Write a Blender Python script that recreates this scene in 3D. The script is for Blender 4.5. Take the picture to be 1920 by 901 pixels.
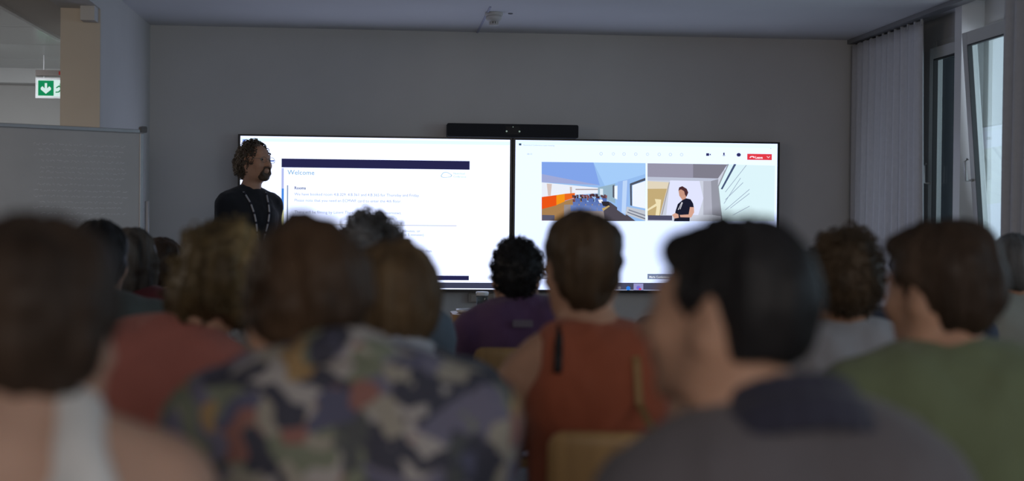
import bpy, math, random
import numpy as np
from mathutils import Matrix, Vector

for o in list(bpy.data.objects):
    bpy.data.objects.remove(o, do_unlink=True)
SC = bpy.context.scene
COL = SC.collection

# ------------------------------------------------------------------ camera
CAM_Z = 1.25
YAW, PITCH, ROLL, FPX = 0.0917, -0.0124, 0.0096, 2667.0
fwd = np.array([math.sin(YAW) * math.cos(PITCH), math.cos(YAW) * math.cos(PITCH), math.sin(PITCH)])
rgt0 = np.array([math.cos(YAW), -math.sin(YAW), 0.0])
up0 = np.cross(rgt0, fwd)
rgt = math.cos(ROLL) * rgt0 + math.sin(ROLL) * up0
upv = -math.sin(ROLL) * rgt0 + math.cos(ROLL) * up0
EYE = np.array([0, 0, CAM_Z])
cd = bpy.data.cameras.new('camera')
cam = bpy.data.objects.new('camera', cd)
COL.objects.link(cam)
cam.matrix_world = Matrix(((rgt[0], upv[0], -fwd[0], EYE[0]), (rgt[1], upv[1], -fwd[1], EYE[1]),
                           (rgt[2], upv[2], -fwd[2], EYE[2]), (0, 0, 0, 1)))
cd.sensor_width = 36
cd.lens = FPX / 1920 * 36
cd.clip_start = 0.05
cd.dof.use_dof = True
cd.dof.focus_distance = 9.7
cd.dof.aperture_fstop = 2.0
SC.camera = cam

# ------------------------------------------------------------------ light and exposure
w = bpy.data.worlds.new('world'); SC.world = w; w.use_nodes = True
w.node_tree.nodes['Background'].inputs[0].default_value = (0.35, 0.42, 0.55, 1)
w.node_tree.nodes['Background'].inputs[1].default_value = 0.055
SC.view_settings.view_transform = 'Standard'
SC.view_settings.look = 'None'
SC.view_settings.exposure = 0.0
SC.view_settings.gamma = 1.0
SC.view_settings.use_curve_mapping = False
SC.cycles.use_denoising = True
SC.cycles.max_bounces = 6
SC.cycles.diffuse_bounces = 4
SC.cycles.sample_clamp_indirect = 4.0


def area(name, loc, direction, sx, sy, color, power):
    l = bpy.data.lights.new(name, 'AREA'); l.shape = 'RECTANGLE'; l.size = sx; l.size_y = sy
    l.color = color; l.energy = power
    o = bpy.data.objects.new(name, l); COL.objects.link(o)
    o.location = loc
    o.rotation_euler = Vector(direction).to_track_quat('-Z', 'Y').to_euler()
    return o


area('daylight_side_windows', (4.6, 3.6, 1.9), (-1, 0, -0.12), 9.0, 1.5, (0.68, 0.82, 1.0), 82)
area('rear_fill_light', (0.6, -3.2, 1.9), (0, 1, -0.05), 4.5, 1.4, (1.0, 0.93, 0.88), 66)  # soft ambient fill added unseen behind the camera, no window there
area('daylight_tilted_window', (4.25, 7.35, 1.75), (-1, .55, 0), 1.2, 1.3, (0.80, 0.88, 1.0), 13)
area('corridor_ceiling_lamp', (-3.2, 6.2, 2.5), (0.25, 0.1, -1), 0.4, 3.5, (1.0, 0.84, 0.68), 62)
area('corridor_end_lamp', (-3.1, 10.6, 2.5), (0, 0.2, -1), 0.5, 0.8, (0.90, 0.95, 1.0), 36)

# screens: light they give off (1.0 = just white)
SCREEN = 1.25


# ------------------------------------------------------------------ helpers
def ray(px, py):
    u = (px - 960) / FPX; v = (450.5 - py) / FPX
    return fwd + u * rgt + v * upv


def onY(px, py, y):
    d = ray(px, py); return EYE + d * (y / d[1])


def onX(px, py, x):
    d = ray(px, py); return EYE + d * (x / d[0])


def onZ(px, py, z):
    d = ray(px, py); return EYE + d * ((z - CAM_Z) / d[2])


def lin(r, g=None, b=None):
    if g is None: r, g, b = r
    f = lambda c: (c / 255 / 12.92) if c / 255 <= .04045 else ((c / 255 + .055) / 1.055) ** 2.4
    return (f(r), f(g), f(b), 1)


MATS = {}


def mat(name, color, rough=0.7, noise=0.0, scale=20, metal=0.0, spec=0.4, bump=0.0, bscale=60, stretch=(1, 1, 1), sheen=0.0):
    if name in MATS: return MATS[name]
    m = bpy.data.materials.new(name); m.use_nodes = True
    nt = m.node_tree; b = nt.nodes['Principled BSDF']
    b.inputs['Roughness'].default_value = rough; b.inputs['Metallic'].default_value = metal
    b.inputs['Specular IOR Level'].default_value = spec
    if sheen: b.inputs['Sheen Weight'].default_value = sheen
    c = tuple(color[:3]) + (1,)
    tc = nt.nodes.new('ShaderNodeTexCoord'); mp = nt.nodes.new('ShaderNodeMapping')
    mp.inputs['Scale'].default_value = stretch
    nt.links.new(tc.outputs['Object'], mp.inputs[0])
    n = nt.nodes.new('ShaderNodeTexNoise'); n.inputs['Scale'].default_value = scale; n.inputs['Detail'].default_value = 4
    nt.links.new(mp.outputs[0], n.inputs['Vector'])
    r = nt.nodes.new('ShaderNodeValToRGB')
    r.color_ramp.elements[0].position = .3; r.color_ramp.elements[1].position = .7
    k = noise
    r.color_ramp.elements[0].color = tuple(max(0, x * (1 - k)) for x in c[:3]) + (1,)
    r.color_ramp.elements[1].color = tuple(min(1, x * (1 + k)) for x in c[:3]) + (1,)
    nt.links.new(n.outputs[0], r.inputs[0]); nt.links.new(r.outputs[0], b.inputs['Base Color'])
    if bump:
        n2 = nt.nodes.new('ShaderNodeTexNoise'); n2.inputs['Scale'].default_value = bscale
        nt.links.new(mp.outputs[0], n2.inputs['Vector'])
        bp = nt.nodes.new('ShaderNodeBump'); bp.inputs['Strength'].default_value = bump; bp.inputs['Distance'].default_value = .01
        nt.links.new(n2.outputs[0], bp.inputs['Height']); nt.links.new(bp.outputs[0], b.inputs['Normal'])
    MATS[name] = m
    return m


def emit(name, color, strength=1.0):
    if name in MATS: return MATS[name]
    m = bpy.data.materials.new(name); m.use_nodes = True
    nt = m.node_tree; nt.nodes.clear()
    o = nt.nodes.new('ShaderNodeOutputMaterial'); e = nt.nodes.new('ShaderNodeEmission')
    e.inputs[0].default_value = tuple(color[:3]) + (1,); e.inputs[1].default_value = strength
    nt.links.new(e.outputs[0], o.inputs[0]); MATS[name] = m
    return m


def scr(r, g, b, k=1.0):            # a colour shown on a screen
    return emit('screen_%d_%d_%d_%d' % (r, g, b, int(k * 100)), lin(r, g, b), k)


def glassmat(name, tint, refl=0.08):
    if name in MATS: return MATS[name]
    m = bpy.data.materials.new(name); m.use_nodes = True
    nt = m.node_tree; nt.nodes.clear()
    o = nt.nodes.new('ShaderNodeOutputMaterial'); t = nt.nodes.new('ShaderNodeBsdfTransparent')
    t.inputs[0].default_value = tuple(tint) + (1,)
    g = nt.nodes.new('ShaderNodeBsdfGlossy'); g.inputs['Roughness'].default_value = .02
    mx = nt.nodes.new('ShaderNodeMixShader'); lw = nt.nodes.new('ShaderNodeMath'); lw.operation = 'MULTIPLY_ADD'
    fa = nt.nodes.new('ShaderNodeLayerWeight'); fa.inputs[0].default_value = .5; pw = nt.nodes.new('ShaderNodeMath'); pw.operation = 'POWER'
    pw.inputs[1].default_value = 4; nt.links.new(fa.outputs['Facing'], pw.inputs[0]); nt.links.new(pw.outputs[0], lw.inputs[0])
    lw.inputs[1].default_value = .5; lw.inputs[2].default_value = .04
    nt.links.new(lw.outputs[0], mx.inputs[0]); nt.links.new(t.outputs[0], mx.inputs[1]); nt.links.new(g.outputs[0], mx.inputs[2])
    nt.links.new(mx.outputs[0], o.inputs[0]); MATS[name] = m
    return m


def np_mesh(name, V, Q, mats, smooth=True, mi=None):
    V = np.asarray(V, np.float32); Q = np.asarray(Q, np.int32)
    me = bpy.data.meshes.new(name)
    me.vertices.add(len(V)); me.vertices.foreach_set('co', V.ravel())
    n, s = Q.shape
    me.loops.add(n * s); me.loops.foreach_set('vertex_index', Q.ravel())
    me.polygons.add(n); me.polygons.foreach_set('loop_start', np.arange(0, n * s, s, dtype=np.int32))
    if mi is not None: me.polygons.foreach_set('material_index', np.asarray(mi, np.int32))
    me.update(calc_edges=True); me.validate()
    if smooth: me.polygons.foreach_set('use_smooth', np.ones(len(me.polygons), bool))
    for m in (mats if isinstance(mats, (list, tuple)) else [mats]): me.materials.append(m)
    return me


def link(name, me, parent=None, label=None, cat=None, group=None, kind=None, loc=None):
    o = bpy.data.objects.new(name, me); COL.objects.link(o)
    if loc is not None: o.location = loc
    if parent is not None: o.parent = parent
    if label: o['label'] = label
    if cat: o['category'] = cat
    if group: o['group'] = group
    if kind: o['kind'] = kind
    return o


def empty(name, loc, label, cat, rz=0, group=None):
    o = link(name, None, None, label, cat, group, loc=loc)
    o.rotation_euler = (0, 0, rz); o.empty_display_size = .1
    return o


class MB:                                    # collects simple shapes into one mesh
    def __init__(s): s.v = []; s.f = []; s.m = []; s.cur = 0

    def add(s, vs, fs):
        b = len(s.v); s.v += [tuple(map(float, v)) for v in vs]
        for f in fs: s.f.append([b + i for i in f]); s.m.append(s.cur)
        return s

    def box(s, lo, hi, M=None):
        x0, y0, z0 = lo; x1, y1, z1 = hi
        vs = [(x0, y0, z0), (x1, y0, z0), (x1, y1, z0), (x0, y1, z0), (x0, y0, z1), (x1, y0, z1), (x1, y1, z1), (x0, y1, z1)]
        if M is not None: vs = [tuple(M @ Vector(v)) for v in vs]
        return s.add(vs, [(3, 2, 1, 0), (4, 5, 6, 7), (0, 1, 5, 4), (1, 2, 6, 5), (2, 3, 7, 6), (3, 0, 4, 7)])

    def rbox(s, lo, hi, r, axis=1, seg=4, M=None):     # box with rounded corners seen along axis
        a, b = [i for i in range(3) if i != axis]
        pts = []
        for cx, cy, st in ((hi[a] - r, hi[b] - r, 0), (lo[a] + r, hi[b] - r, 1), (lo[a] + r, lo[b] + r, 2), (hi[a] - r, lo[b] + r, 3)):
            for i in range(seg + 1):
                t = (st + i / seg) * math.pi / 2
                pts.append((cx + r * math.cos(t), cy + r * math.sin(t)))
        return s.prism(pts, lo[axis], hi[axis], axis, M)

    def prism(s, pts, d0, d1, axis=1, M=None):
        a, b = [i for i in range(3) if i != axis]
        n = len(pts); vs = []
        for d in (d0, d1):
            for p in pts:
                v = [0, 0, 0]; v[a], v[b], v[axis] = p[0], p[1], d; vs.append(v)
        if M is not None: vs = [tuple(M @ Vector(v)) for v in vs]
        fs = [list(range(n)), list(range(2 * n - 1, n - 1, -1))]
        fs += [(i, i + n, (i + 1) % n + n, (i + 1) % n) for i in range(n)]
        return s.add(vs, fs)

    def tube(s, pts, r, n=10, closed=False, r2=None):
        P = [Vector(p) for p in pts]; rings = []
        for i, p in enumerate(P):
            if closed: t = P[(i + 1) % len(P)] - P[i - 1]
            else: t = (P[min(i + 1, len(P) - 1)] - P[max(i - 1, 0)])
            t.normalize()
            ref = Vector((0, 0, 1)) if abs(t.z) < .9 else Vector((1, 0, 0))
            u = t.cross(ref).normalized(); v = t.cross(u).normalized()
            rr = r if r2 is None else r + (r2 - r) * i / (len(P) - 1)
            rings.append([p + (u * math.cos(a) + v * math.sin(a)) * rr for a in [2 * math.pi * k / n for k in range(n)]])
        vs = [q for ring in rings for q in ring]; fs = []
        m = len(P)
        for i in range(m if closed else m - 1):
            j = (i + 1) % m
            for k in range(n): fs.append((i * n + k, i * n + (k + 1) % n, j * n + (k + 1) % n, j * n + k))
        if not closed: fs += [list(range(n))[::-1], [(m - 1) * n + k for k in range(n)]]
        return s.add(vs, fs)

    def lathe(s, prof, c=(0, 0, 0), n=24):
        vs = []; fs = []
        for r, z in prof:
            for k in range(n): vs.append((c[0] + r * math.cos(2 * math.pi * k / n), c[1] + r * math.sin(2 * math.pi * k / n), c[2] + z))
        for i in range(len(prof) - 1):
            for k in range(n): fs.append((i * n + k, i * n + (k + 1) % n, (i + 1) * n + (k + 1) % n, (i + 1) * n + k))
        fs.append(list(range(n))[::-1]); fs.append([(len(prof) - 1) * n + k for k in range(n)])
        return s.add(vs, fs)

    def build(s, name, mats, parent=None, smooth=False, bevel=0, **kw):
        me = bpy.data.meshes.new(name); me.from_pydata(s.v, [], s.f); me.update()
        for m in (mats if isinstance(mats, (list, tuple)) else [mats]): me.materials.append(m)
        me.polygons.foreach_set('material_index', s.m)
        if smooth: me.polygons.foreach_set('use_smooth', [True] * len(me.polygons))
        o = link(name, me, parent, **kw)
        if bevel:
            b = o.modifiers.new('bevel', 'BEVEL'); b.width = bevel; b.segments = 2; b.limit_method = 'ANGLE'
        return o


def text_mesh(body, size, place, align='LEFT', bold=0.0):
    """letters as flat mesh data; place(x, y) -> world point"""
    c = bpy.data.curves.new('t', 'FONT'); c.body = body; c.size = size; c.align_x = align; c.offset = bold
    c.resolution_u = 2
    o = bpy.data.objects.new('t', c); COL.objects.link(o)
    bpy.context.view_layer.update()
    me = o.evaluated_get(bpy.context.evaluated_depsgraph_get()).to_mesh()
    vs = [place(v.co.x, v.co.y) for v in me.vertices]; fs = [list(p.vertices) for p in me.polygons]
    o.to_mesh_clear(); bpy.data.objects.remove(o); bpy.data.curves.remove(c)
    return vs, fs


# ------------------------------------------------------------------ the room
WALLY, RX, LX, CEIL = 10.0, 3.54, -1.595, 2.587
wall_m = mat('wall_paint', (0.62, 0.61, 0.60), .85, .02, 3, bump=.05, bscale=150)
ceil_m = mat('ceiling_paint', (0.70, 0.70, 0.72), .8, .02, 2)
white_m = mat('white_lacquer', (0.72, 0.72, 0.72), .4, .01, 5)
floor_m = mat('floor_carpet', (0.09, 0.09, 0.10), .95, .25, 60, bump=.3, bscale=400)
beige_m = mat('pillar_warm_lit', (0.66, 0.60, 0.52), .8, .02, 4)  # end face of the stub wall, warm corridor light put into its colour

S = dict(kind='structure')
MB().box((-5.4, -4, -.1), (3.84, 13, 0)).build('floor', floor_m, **S)
MB().box((-5.4, -4, CEIL), (3.84, 10.1, CEIL + .12)).build('ceiling', ceil_m, **S)
MB().box((LX - .22, WALLY, 0), (3.84, WALLY + .12, CEIL)).build('wall_back', wall_m, **S)
PY = 8.27                                    # where the stub wall on the left ends
m_ = MB(); m_.box((LX - .22, PY, 0), (LX, WALLY, CEIL))
m_.build('wall_left', [wall_m], **S)
MB().box((LX - .221, PY - .012, 0), (LX - .001, PY - .0005, 2.44)).build('trim_1', beige_m, **S)
MB().box((LX - .22, -4, 2.44), (LX, PY, CEIL)).build('trim_2', wall_m, **S)              # header beam over the opening
MB().box((LX - .09, PY - .12, 2.36), (LX - .012, PY - .013, 2.44)).build('trim_3', wall_m, **S)   # boxed-in duct under the beam
MB().box((-5.4, -4, 0), (-5.28, 13, 2.7)).build('wall_left_far', wall_m, **S)
MB().box((-5.4, 12.62, 0), (LX - .22, 12.75, 2.7)).build('wall_corridor', wall_m, **S)
MB().box((LX - .22, 10.12, 0), (LX - .1, 12.62, 2.7)).build('wall_corridor_right', wall_m, **S)
MB().box((-5.4, -4.1, 0), (3.84, -4, CEIL)).build('wall_rear', wall_m, **S)
# corridor ceiling: a matt strip beside the beam, then glossy metal panels
pan_m = mat('metal_ceiling_panel', (0.66, 0.68, 0.67), .22, .01, 3, spec=.6)
strip_x = -2.28
m_ = MB(); m_.box((strip_x, -4, 2.537), (LX - .22, 12.62, 2.56))
m_.build('trim_4', mat('corridor_plaster', (.60, .56, .52), .8), **S)
m_ = MB()
for k in range(14):
    y0 = -1 + k * .98
    m_.box((-5.28, y0, 2.525), (strip_x - .03, y0 + .972, 2.56))
m_.build('trim_5', pan_m, **S)
MB().box((strip_x - .03, -4, 2.518), (strip_x, 12.62, 2.56)).build('trim_6', white_m, **S)
MB().box((-5.28, 12.45, 2.40), (LX - .22, 12.62, 2.537)).build('trim_7', white_m, **S)
# seam in the ceiling
MB().box((.655, 8.8, CEIL - .006), (.667, 10, CEIL + .001)).build('trim_8', mat('seam_filler', (.45, .45, .56), .8), **S)
MB().box((LX, WALLY - .012, 0), (RX, WALLY, .07)).build('baseboard_back', white_m, **S)

# window side: thin fins between recessed windows
XR = 3.40; XW = 3.54
frame_m = mat('window_frame_paint', (.60, .60, .58), .35, .01, 4)
glass_m = glassmat('window_glass', (.82, .88, .88))
m_ = MB()
m_.box((XW, 8.92, 0), (XW + .06, 10, CEIL))                      # wall beside the first window
m_.box((XW, -4, 0), (XW + .3, 8.92, .86))                       # parapet
m_.box((XW, -4, 2.44), (XW + .3, 8.92, CEIL))                   # lintel
m_.build('wall_right', wall_m, **S)
m_ = MB()
fins = [8.13, 6.55, 4.97, 3.39, 1.81, .23, -1.35, -2.93]
for y in fins: m_.box((XR, y, 0), (XW + .3, y + .10, CEIL))
m_.build('wall_right_fins', white_m, **S)
MB().box((3.33, -4, CEIL - .03), (3.40, 10, CEIL - .001)).build('trim_9', mat('rail_grey', (.22, .22, .23), .5), **S)
MB().box((3.3, -4, .82), (XW, 8.92, .86)).build('trim_10', white_m, **S)   # window sill


def window(n, y0, y1, tilt=0.0):
    z0, z1 = .86, 2.44
    m = MB(); t = .07
    for lo, hi in (((XW - .01, y0, z0), (XW + .02, y0 + t, z1)), ((XW - .01, y1 - t, z0), (XW + .02, y1, z1)),
                   ((XW - .01, y0 + t, z0), (XW + .02, y1 - t, z0 + t)), ((XW - .01, y0 + t, z1 - t), (XW + .02, y1 - t, z1))):
        m.box(lo, hi)
    f = m.build('window_%d' % n, frame_m, bevel=.004, **S)
    a0, a1, b0, b1 = y0 + .05, y1 - .05, z0 + .05, z1 - .05
    piv = Matrix.Translation((XW - .02, 0, b0)) @ Matrix.Rotation(-tilt, 4, 'Y') @ Matrix.Translation((-(XW - .02), 0, -b0))
    m = MB(); s = .075
    for lo, hi in (((XW - .05, a0, b0), (XW + .01, a0 + s, b1)), ((XW - .05, a1 - s, b0), (XW + .01, a1, b1)),
                   ((XW - .05, a0 + s, b0), (XW + .01, a1 - s, b0 + s)), ((XW - .05, a0 + s, b1 - s), (XW + .01, a1 - s, b1))):
        m.box(lo, hi, piv)
    m.build('window_sash', frame_m, f, bevel=.004)
    MB().box((XW - .025, a0 + s - .01, b0 + s - .01), (XW - .017, a1 - s + .01, b1 - s + .01), piv).build('window_pane', glass_m, f)
    # dark rubber gasket around the pane
    m = MB(); g = .008
    for lo, hi in (((XW - .054, a0 + s, b0 + s), (XW - .026, a0 + s + g, b1 - s)), ((XW - .054, a1 - s - g, b0 + s), (XW - .026, a1 - s, b1 - s)),
                   ((XW - .054, a0 + s, b0 + s), (XW - .026, a1 - s, b0 + s + g)), ((XW - .054, a0 + s, b1 - s - g), (XW - .026, a1 - s, b1 - s))):
        m.box(lo, hi, piv)
    m.build('window_gasket', mat('rubber_gasket', (.03, .03, .03), .6), f)
    zc = b0 + .62; yh = a1 - .035
    hp = [piv @ Vector(p) for p in ((XW - .05, yh, zc), (XW - .09, yh, zc), (XW - .092, yh, zc - .02), (XW - .092, yh, zc + .11), (XW - .075, yh, zc + .125))]
    hp = [hp[0], hp[1], hp[3], hp[4]]
    MB().tube(hp, .009, 8).build('window_handle', mat('handle_metal', (.7, .7, .7), .3, metal=.2), f, smooth=True)
    return f


window(1, 8.23, 8.90)
window(2, 6.65, 8.12, math.radians(4.5))
for i, y in enumerate(fins[1:-1]): window(3 + i, fins[i + 2] + .10, y)


# ------------------------------------------------------------------ curtains
curt_m = mat('curtain_voile', (.62, .62, .64), .9, .03, 30, bump=.2, bscale=300)


def curtain(y0, y1, x, n, amp, label, flare=0.0, seed=0):
    rnd = random.Random(seed); V = []; Q = []
    NU, NV = n * 10, 26
    ph = [rnd.uniform(-.5, .5) for _ in range(n + 2)]
    for j in range(NV + 1):
        z = .03 + (CEIL - .075) * j / NV; k = 1 - j / NV
        for i in range(NU + 1):
            t = i / NU
            a = t * n * 2 * math.pi + .5 * math.sin(t * 9 + seed)
            fold = (.45 + .55 * abs(math.sin(t * 7.3 + seed * 2))) * (math.sin(a) + .35 * math.sin(2 * a + ph[int(t * n)])) + .5 * math.sin(t * 5 + k * 1.5)
            y = y0 + (y1 - y0) * t
            yy = y - flare * k * k * (1 - t) ** 2
            V.append((x + amp * fold * (.75 + .4 * k), yy + .3 * amp * math.cos(a), z))
    for j in range(NV):
        for i in range(NU):
            b = j * (NU + 1) + i; Q.append((b, b + 1, b + NU + 2, b + NU + 1))
    r = empty('curtain', (0, 0, 0), label, 'curtain')
    o = link('cloth', np_mesh('cloth', V, Q, curt_m), r)
    sol = o.modifiers.new('s', 'SOLIDIFY'); sol.thickness = .003
    for i in range(n + 1):
        y = y0 + (y1 - y0) * i / n
        MB().box((x - .006, y - .008, CEIL - .07), (x + .006, y + .008, CEIL - .034)).build('hook', mat('hook_plastic', (.5, .5, .5), .5), r)
    return r


curtain(8.68, 9.95, 3.37, 11, .022, 'white pleated curtain hanging in the far right corner beside the wall', .05, 1)
curtain(6.5, 7.27, 3.31, 7, .03, 'white curtain at the right edge of the photo beside the tilted window', -.14, 2)

# ------------------------------------------------------------------ ceiling detector
p = onZ(926, 24, CEIL)
det = empty('smoke_detector', (p[0], p[1], CEIL), 'small white round detector on the ceiling above the screens', 'detector')
dm = mat('detector_plastic', (.62, .61, .60), .5)
MB().lathe([(.058, 0), (.058, -.014), (.052, -.022)]).build('mounting_plate', dm, det, smooth=False)
MB().lathe([(.05, -.022), (.052, -.035), (.046, -.048), (.034, -.056), (.028, -.058)]).build('housing', dm, det, smooth=True)
m_ = MB()
for k in range(12):
    a = k * math.pi / 6
    m_.box((.024, -.004, -.072), (.031, .004, -.058), Matrix.Rotation(a, 4, 'Z'))
m_.build('vent_slots', dm, det)
MB().lathe([(.025, -.058), (.025, -.072)]).build('sensor_chamber', mat('dark_chamber', (.02, .02, .02), .7), det)
MB().lathe([(.03, -.072), (.032, -.078), (.02, -.083)]).build('cap', dm, det, smooth=True)
p = onZ(957, 25, CEIL)
MB().lathe([(.016, 0), (.016, -.004), (.008, -.006)], (0, 0, 0)).build('ceiling_sensor', mat('dark_disc', (.12, .12, .13), .6), loc=(p[0], p[1], CEIL),
    label='tiny dark disc on the ceiling right of the smoke detector', cat='sensor')

# ------------------------------------------------------------------ exit sign
SY = 11.4
a = onY(70, 149, SY); b = onY(105, 181, SY)
hgt = a[2] - b[2]; x0 = a[0]; zt = a[2]; zb = b[2]; wid = hgt * 2.05
ex = empty('exit_sign', (x0 + wid / 2, SY, zb), 'green lit emergency exit sign with white arrow hanging above the whiteboard', 'sign')
al = mat('sign_frame', (.7, .7, .72), .4)
fr = MB(); e_ = .014
fr.box((-wid / 2 - e_, 0, -e_), (wid / 2 + e_, .03, 0)); fr.box((-wid / 2 - e_, 0, hgt), (wid / 2 + e_, .03, hgt + e_))
fr.box((-wid / 2 - e_, 0, 0), (-wid / 2, .03, hgt)); fr.box((wid / 2, 0, 0), (wid / 2 + e_, .03, hgt))
fr.build('sign_frame', al, ex)
gm = emit('sign_green', lin(22, 140, 88), .9); wm = emit('sign_white', lin(210, 235, 230), 1.0)
m_ = MB(); m_.box((-wid / 2, .004, 0), (wid / 2, .028, hgt))
m_.build('sign_panel', wm, ex)
m_ = MB(); ph_ = hgt * .9; q = hgt * .05
m_.box((-wid / 2 + q, .001, q), (-wid / 2 + q + ph_, .004, q + ph_))
m_.build('green_field', gm, ex)
cx, cz, u_ = -wid / 2 + q + ph_ / 2, hgt / 2, hgt
m_ = MB()
for P_ in ([(-.075, .33), (.075, .33), (.075, -.05), (-.075, -.05)],
           [(-.33, .02), (-.33, -.10), (0, -.38), (0, -.22)], [(.33, .02), (.33, -.10), (0, -.38), (0, -.22)],
           [(-.33, .02), (-.22, .12), (0, -.10), (0, -.22)], [(.33, .02), (.22, .12), (0, -.10), (0, -.22)],
           [(-.075, -.02), (.075, -.02), (.1, -.25), (-.1, -.25)]):
    m_.prism([(cx + x * u_ * .9, cz + z * u_ * .9) for x, z in P_], -.001, .0008)
m_.build('arrow', wm, ex)
cx = -wid / 2 + q + ph_ + hgt * .40; m_ = MB()
man = [[(-.05, .22), (.05, .22), (.05, .32), (-.05, .32)], [(-.12, .18), (.04, .20), (.12, -.02), (.0, -.05)],
       [(-.12, .18), (-.3, .05), (-.26, .0), (-.08, .1)], [(.04, .18), (.2, .05), (.3, .08), (.3, .03), (.18, -.02), (.03, .1)],
       [(0, -.05), (.12, -.02), (.26, -.2), (.2, -.38), (.13, -.38), (.17, -.2)], [(0, -.05), (.08, -.08), (-.1, -.28), (-.32, -.3), (-.32, -.23), (-.13, -.21)]]
for P_ in man: m_.prism([(cx + x * u_ * .9, cz + z * u_ * .9) for x, z in P_], .001, .0035)
m_.build('running_figure', gm, ex)
MB().box((-wid / 2 - e_, 0, hgt + .03), (wid / 2 + e_, .05, hgt + .075)).build('mounting_bar', mat('bar_brown', (.16, .13, .12), .6), ex)
MB().box((.03, -.003, hgt + .04), (.09, 0, hgt + .066)).build('status_light', emit('red_status', lin(120, 30, 30), 1), ex)
for x in (-wid / 3, wid / 3): MB().tube([(x, .025, hgt), (x, .025, 2.525 - zb)], .006, 8).build('hanger', al, ex)

# ------------------------------------------------------------------ whiteboard
WR = onY(268, 243, 8.15); WL_ = onY(0, 229.5, 7.74)
d = np.array([WL_[0] - WR[0], WL_[1] - WR[1]]); d /= np.linalg.norm(d)
ang = math.atan2(d[1], d[0]) + math.pi          # local +x runs from left end to right end
BW, BH = 1.9, 1.15
zt = WR[2]
c0 = np.array([WR[0], WR[1]]) + d * BW / 2
wb = empty('whiteboard', (c0[0], c0[1], 0), 'large mobile whiteboard with faint writing at the left of the room', 'whiteboard', ang)
alu = mat('brushed_aluminium', (.42, .42, .44), .35, .03, 40, metal=.5)
bm = mat('whiteboard_enamel', (.56, .56, .58), .28, .05, 4)
MB().box((-BW / 2, -.008, zt - BH), (BW / 2, .008, zt)).build('board', bm, wb)
f_ = .022
m_ = MB()
m_.box((-BW / 2, -.014, zt - f_), (BW / 2 - f_, .014, zt)); m_.box((-BW / 2, -.014, zt - BH), (BW / 2 - f_, .014, zt - BH + f_))
m_.box((BW / 2 - f_, -.014, zt - BH + f_), (BW / 2, .014, zt - f_)); m_.box((-BW / 2, -.014, zt - BH + f_), (-BW / 2 + f_, .014, zt - f_))
m_.build('frame', alu, wb, bevel=.003)
cm = mat('corner_plastic', (.16, .16, .17), .5)
for x in (-BW / 2, BW / 2):
    for z in (zt, zt - BH):
        MB().rbox((x - .018, -.017, z - .018), (x + .018, .017, z + .018), .008).build('corner_cap', cm, wb)
for x in (-BW / 2 - .03, BW / 2 + .026):
    MB().tube([(x, 0, .08), (x, 0, zt - .40)], .0125, 12).build('post', mat('pale_steel', (.62, .62, .64), .35, metal=.3), wb, smooth=True)
    MB().tube([(x, -.28, .06), (x, -.2, .09), (x, .2, .09), (x, .28, .06)], .016, 10).build('foot', alu, wb, smooth=True)
MB().box((-BW / 2 + .1, -.07, zt - BH - .005), (BW / 2 - .1, -.014, zt - BH + .01)).build('pen_tray', alu, wb)
rnd = random.Random(4)
# faint half-wiped writing in rows, whitened to carry the glare on the board
m_ = MB()
for r in range(15):
    z = zt - .10 - r * .031 + rnd.uniform(-.004, .004)
    x = BW / 2 - .60 + rnd.uniform(-.02, .03)
    xe = BW / 2 - .12 - (0.14 if r > 12 else 0) * rnd.random()
    if r > 12: x += .14
    while x < xe:
        l = rnd.uniform(.006, .03)
        pts = [(x + l * i / 4, -.0095, z + rnd.uniform(-.006, .006)) for i in range(5)]
        for i in range(4):
            p0, p1 = pts[i], pts[i + 1]; t = .0014
            m_.add([(p0[0], p0[1], p0[2] - t), (p1[0], p1[1], p1[2] - t), (p1[0], p1[1], p1[2] + t), (p0[0], p0[1], p0[2] + t)], [(0, 1, 2, 3)])
        x += l + rnd.uniform(.003, .014)
m_.build('writing', mat('marker_with_glare', (.90, .90, .95), .5), wb)

# ------------------------------------------------------------------ the two screens
FY = 9.93
black_m = mat('bezel_black', (.012, .012, .016), .3)
tl = onY(446.5, 252.3, FY); tr = onY(1462, 265.3, FY)
mid = onY(961.5, 262, FY)[0]
ZT = (tl[2] + tr[2]) / 2
ZB = (onY(831, 545.5, FY)[2] + onY(1210, 549.5, FY)[2]) / 2


def quad(px0, py0, px1, py1, lift, m):     # upright rectangle on the screens between two pixel corners
    a = onY(px0, py0, FY); b = onY(px1, py1, FY)
    m.add([(a[0], FY - lift, b[2]), (b[0], FY - lift, b[2]), (b[0], FY - lift, a[2]), (a[0], FY - lift, a[2])], [(0, 1, 2, 3)])


def poly(pts, lift, m):
    P_ = [onY(x, y, FY) for x, y in pts]
    m.add([(p_[0], FY - lift, p_[2]) for p_ in P_], [list(range(len(P_)))[::-1] if False else list(range(len(P_)))])


def screen(x0, x1, label):
    r = empty('display_screen', ((x0 + x1) / 2, FY, ZB), label, 'screen', group=None)
    k = lambda v: v
    m = MB(); bz = .016; ox, oy, oz = r.location
    m.rbox((x0 - ox, 0, 0), (x1 - ox, .055, ZT - ZB), .004)
    m.build('casing', black_m, r)
    m = MB()
    for lo, hi in (((x0 - ox, -.004, 0), (x1 - ox, 0, .018)), ((x0 - ox, -.004, ZT - ZB - bz + .004), (x1 - ox, 0, ZT - ZB)),
                   ((x0 - ox, -.004, .018), (x0 - ox + bz, 0, ZT - ZB - .012)), ((x1 - ox - bz, -.004, .018), (x1 - ox, 0, ZT - ZB - .012))):
        m.box(lo, hi)
    m.build('bezel', black_m, r)
    m = MB().box((x0 - ox + bz, -.0008, .018), (x1 - ox - bz, 0, ZT - ZB - .012))
    return r, m


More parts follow.
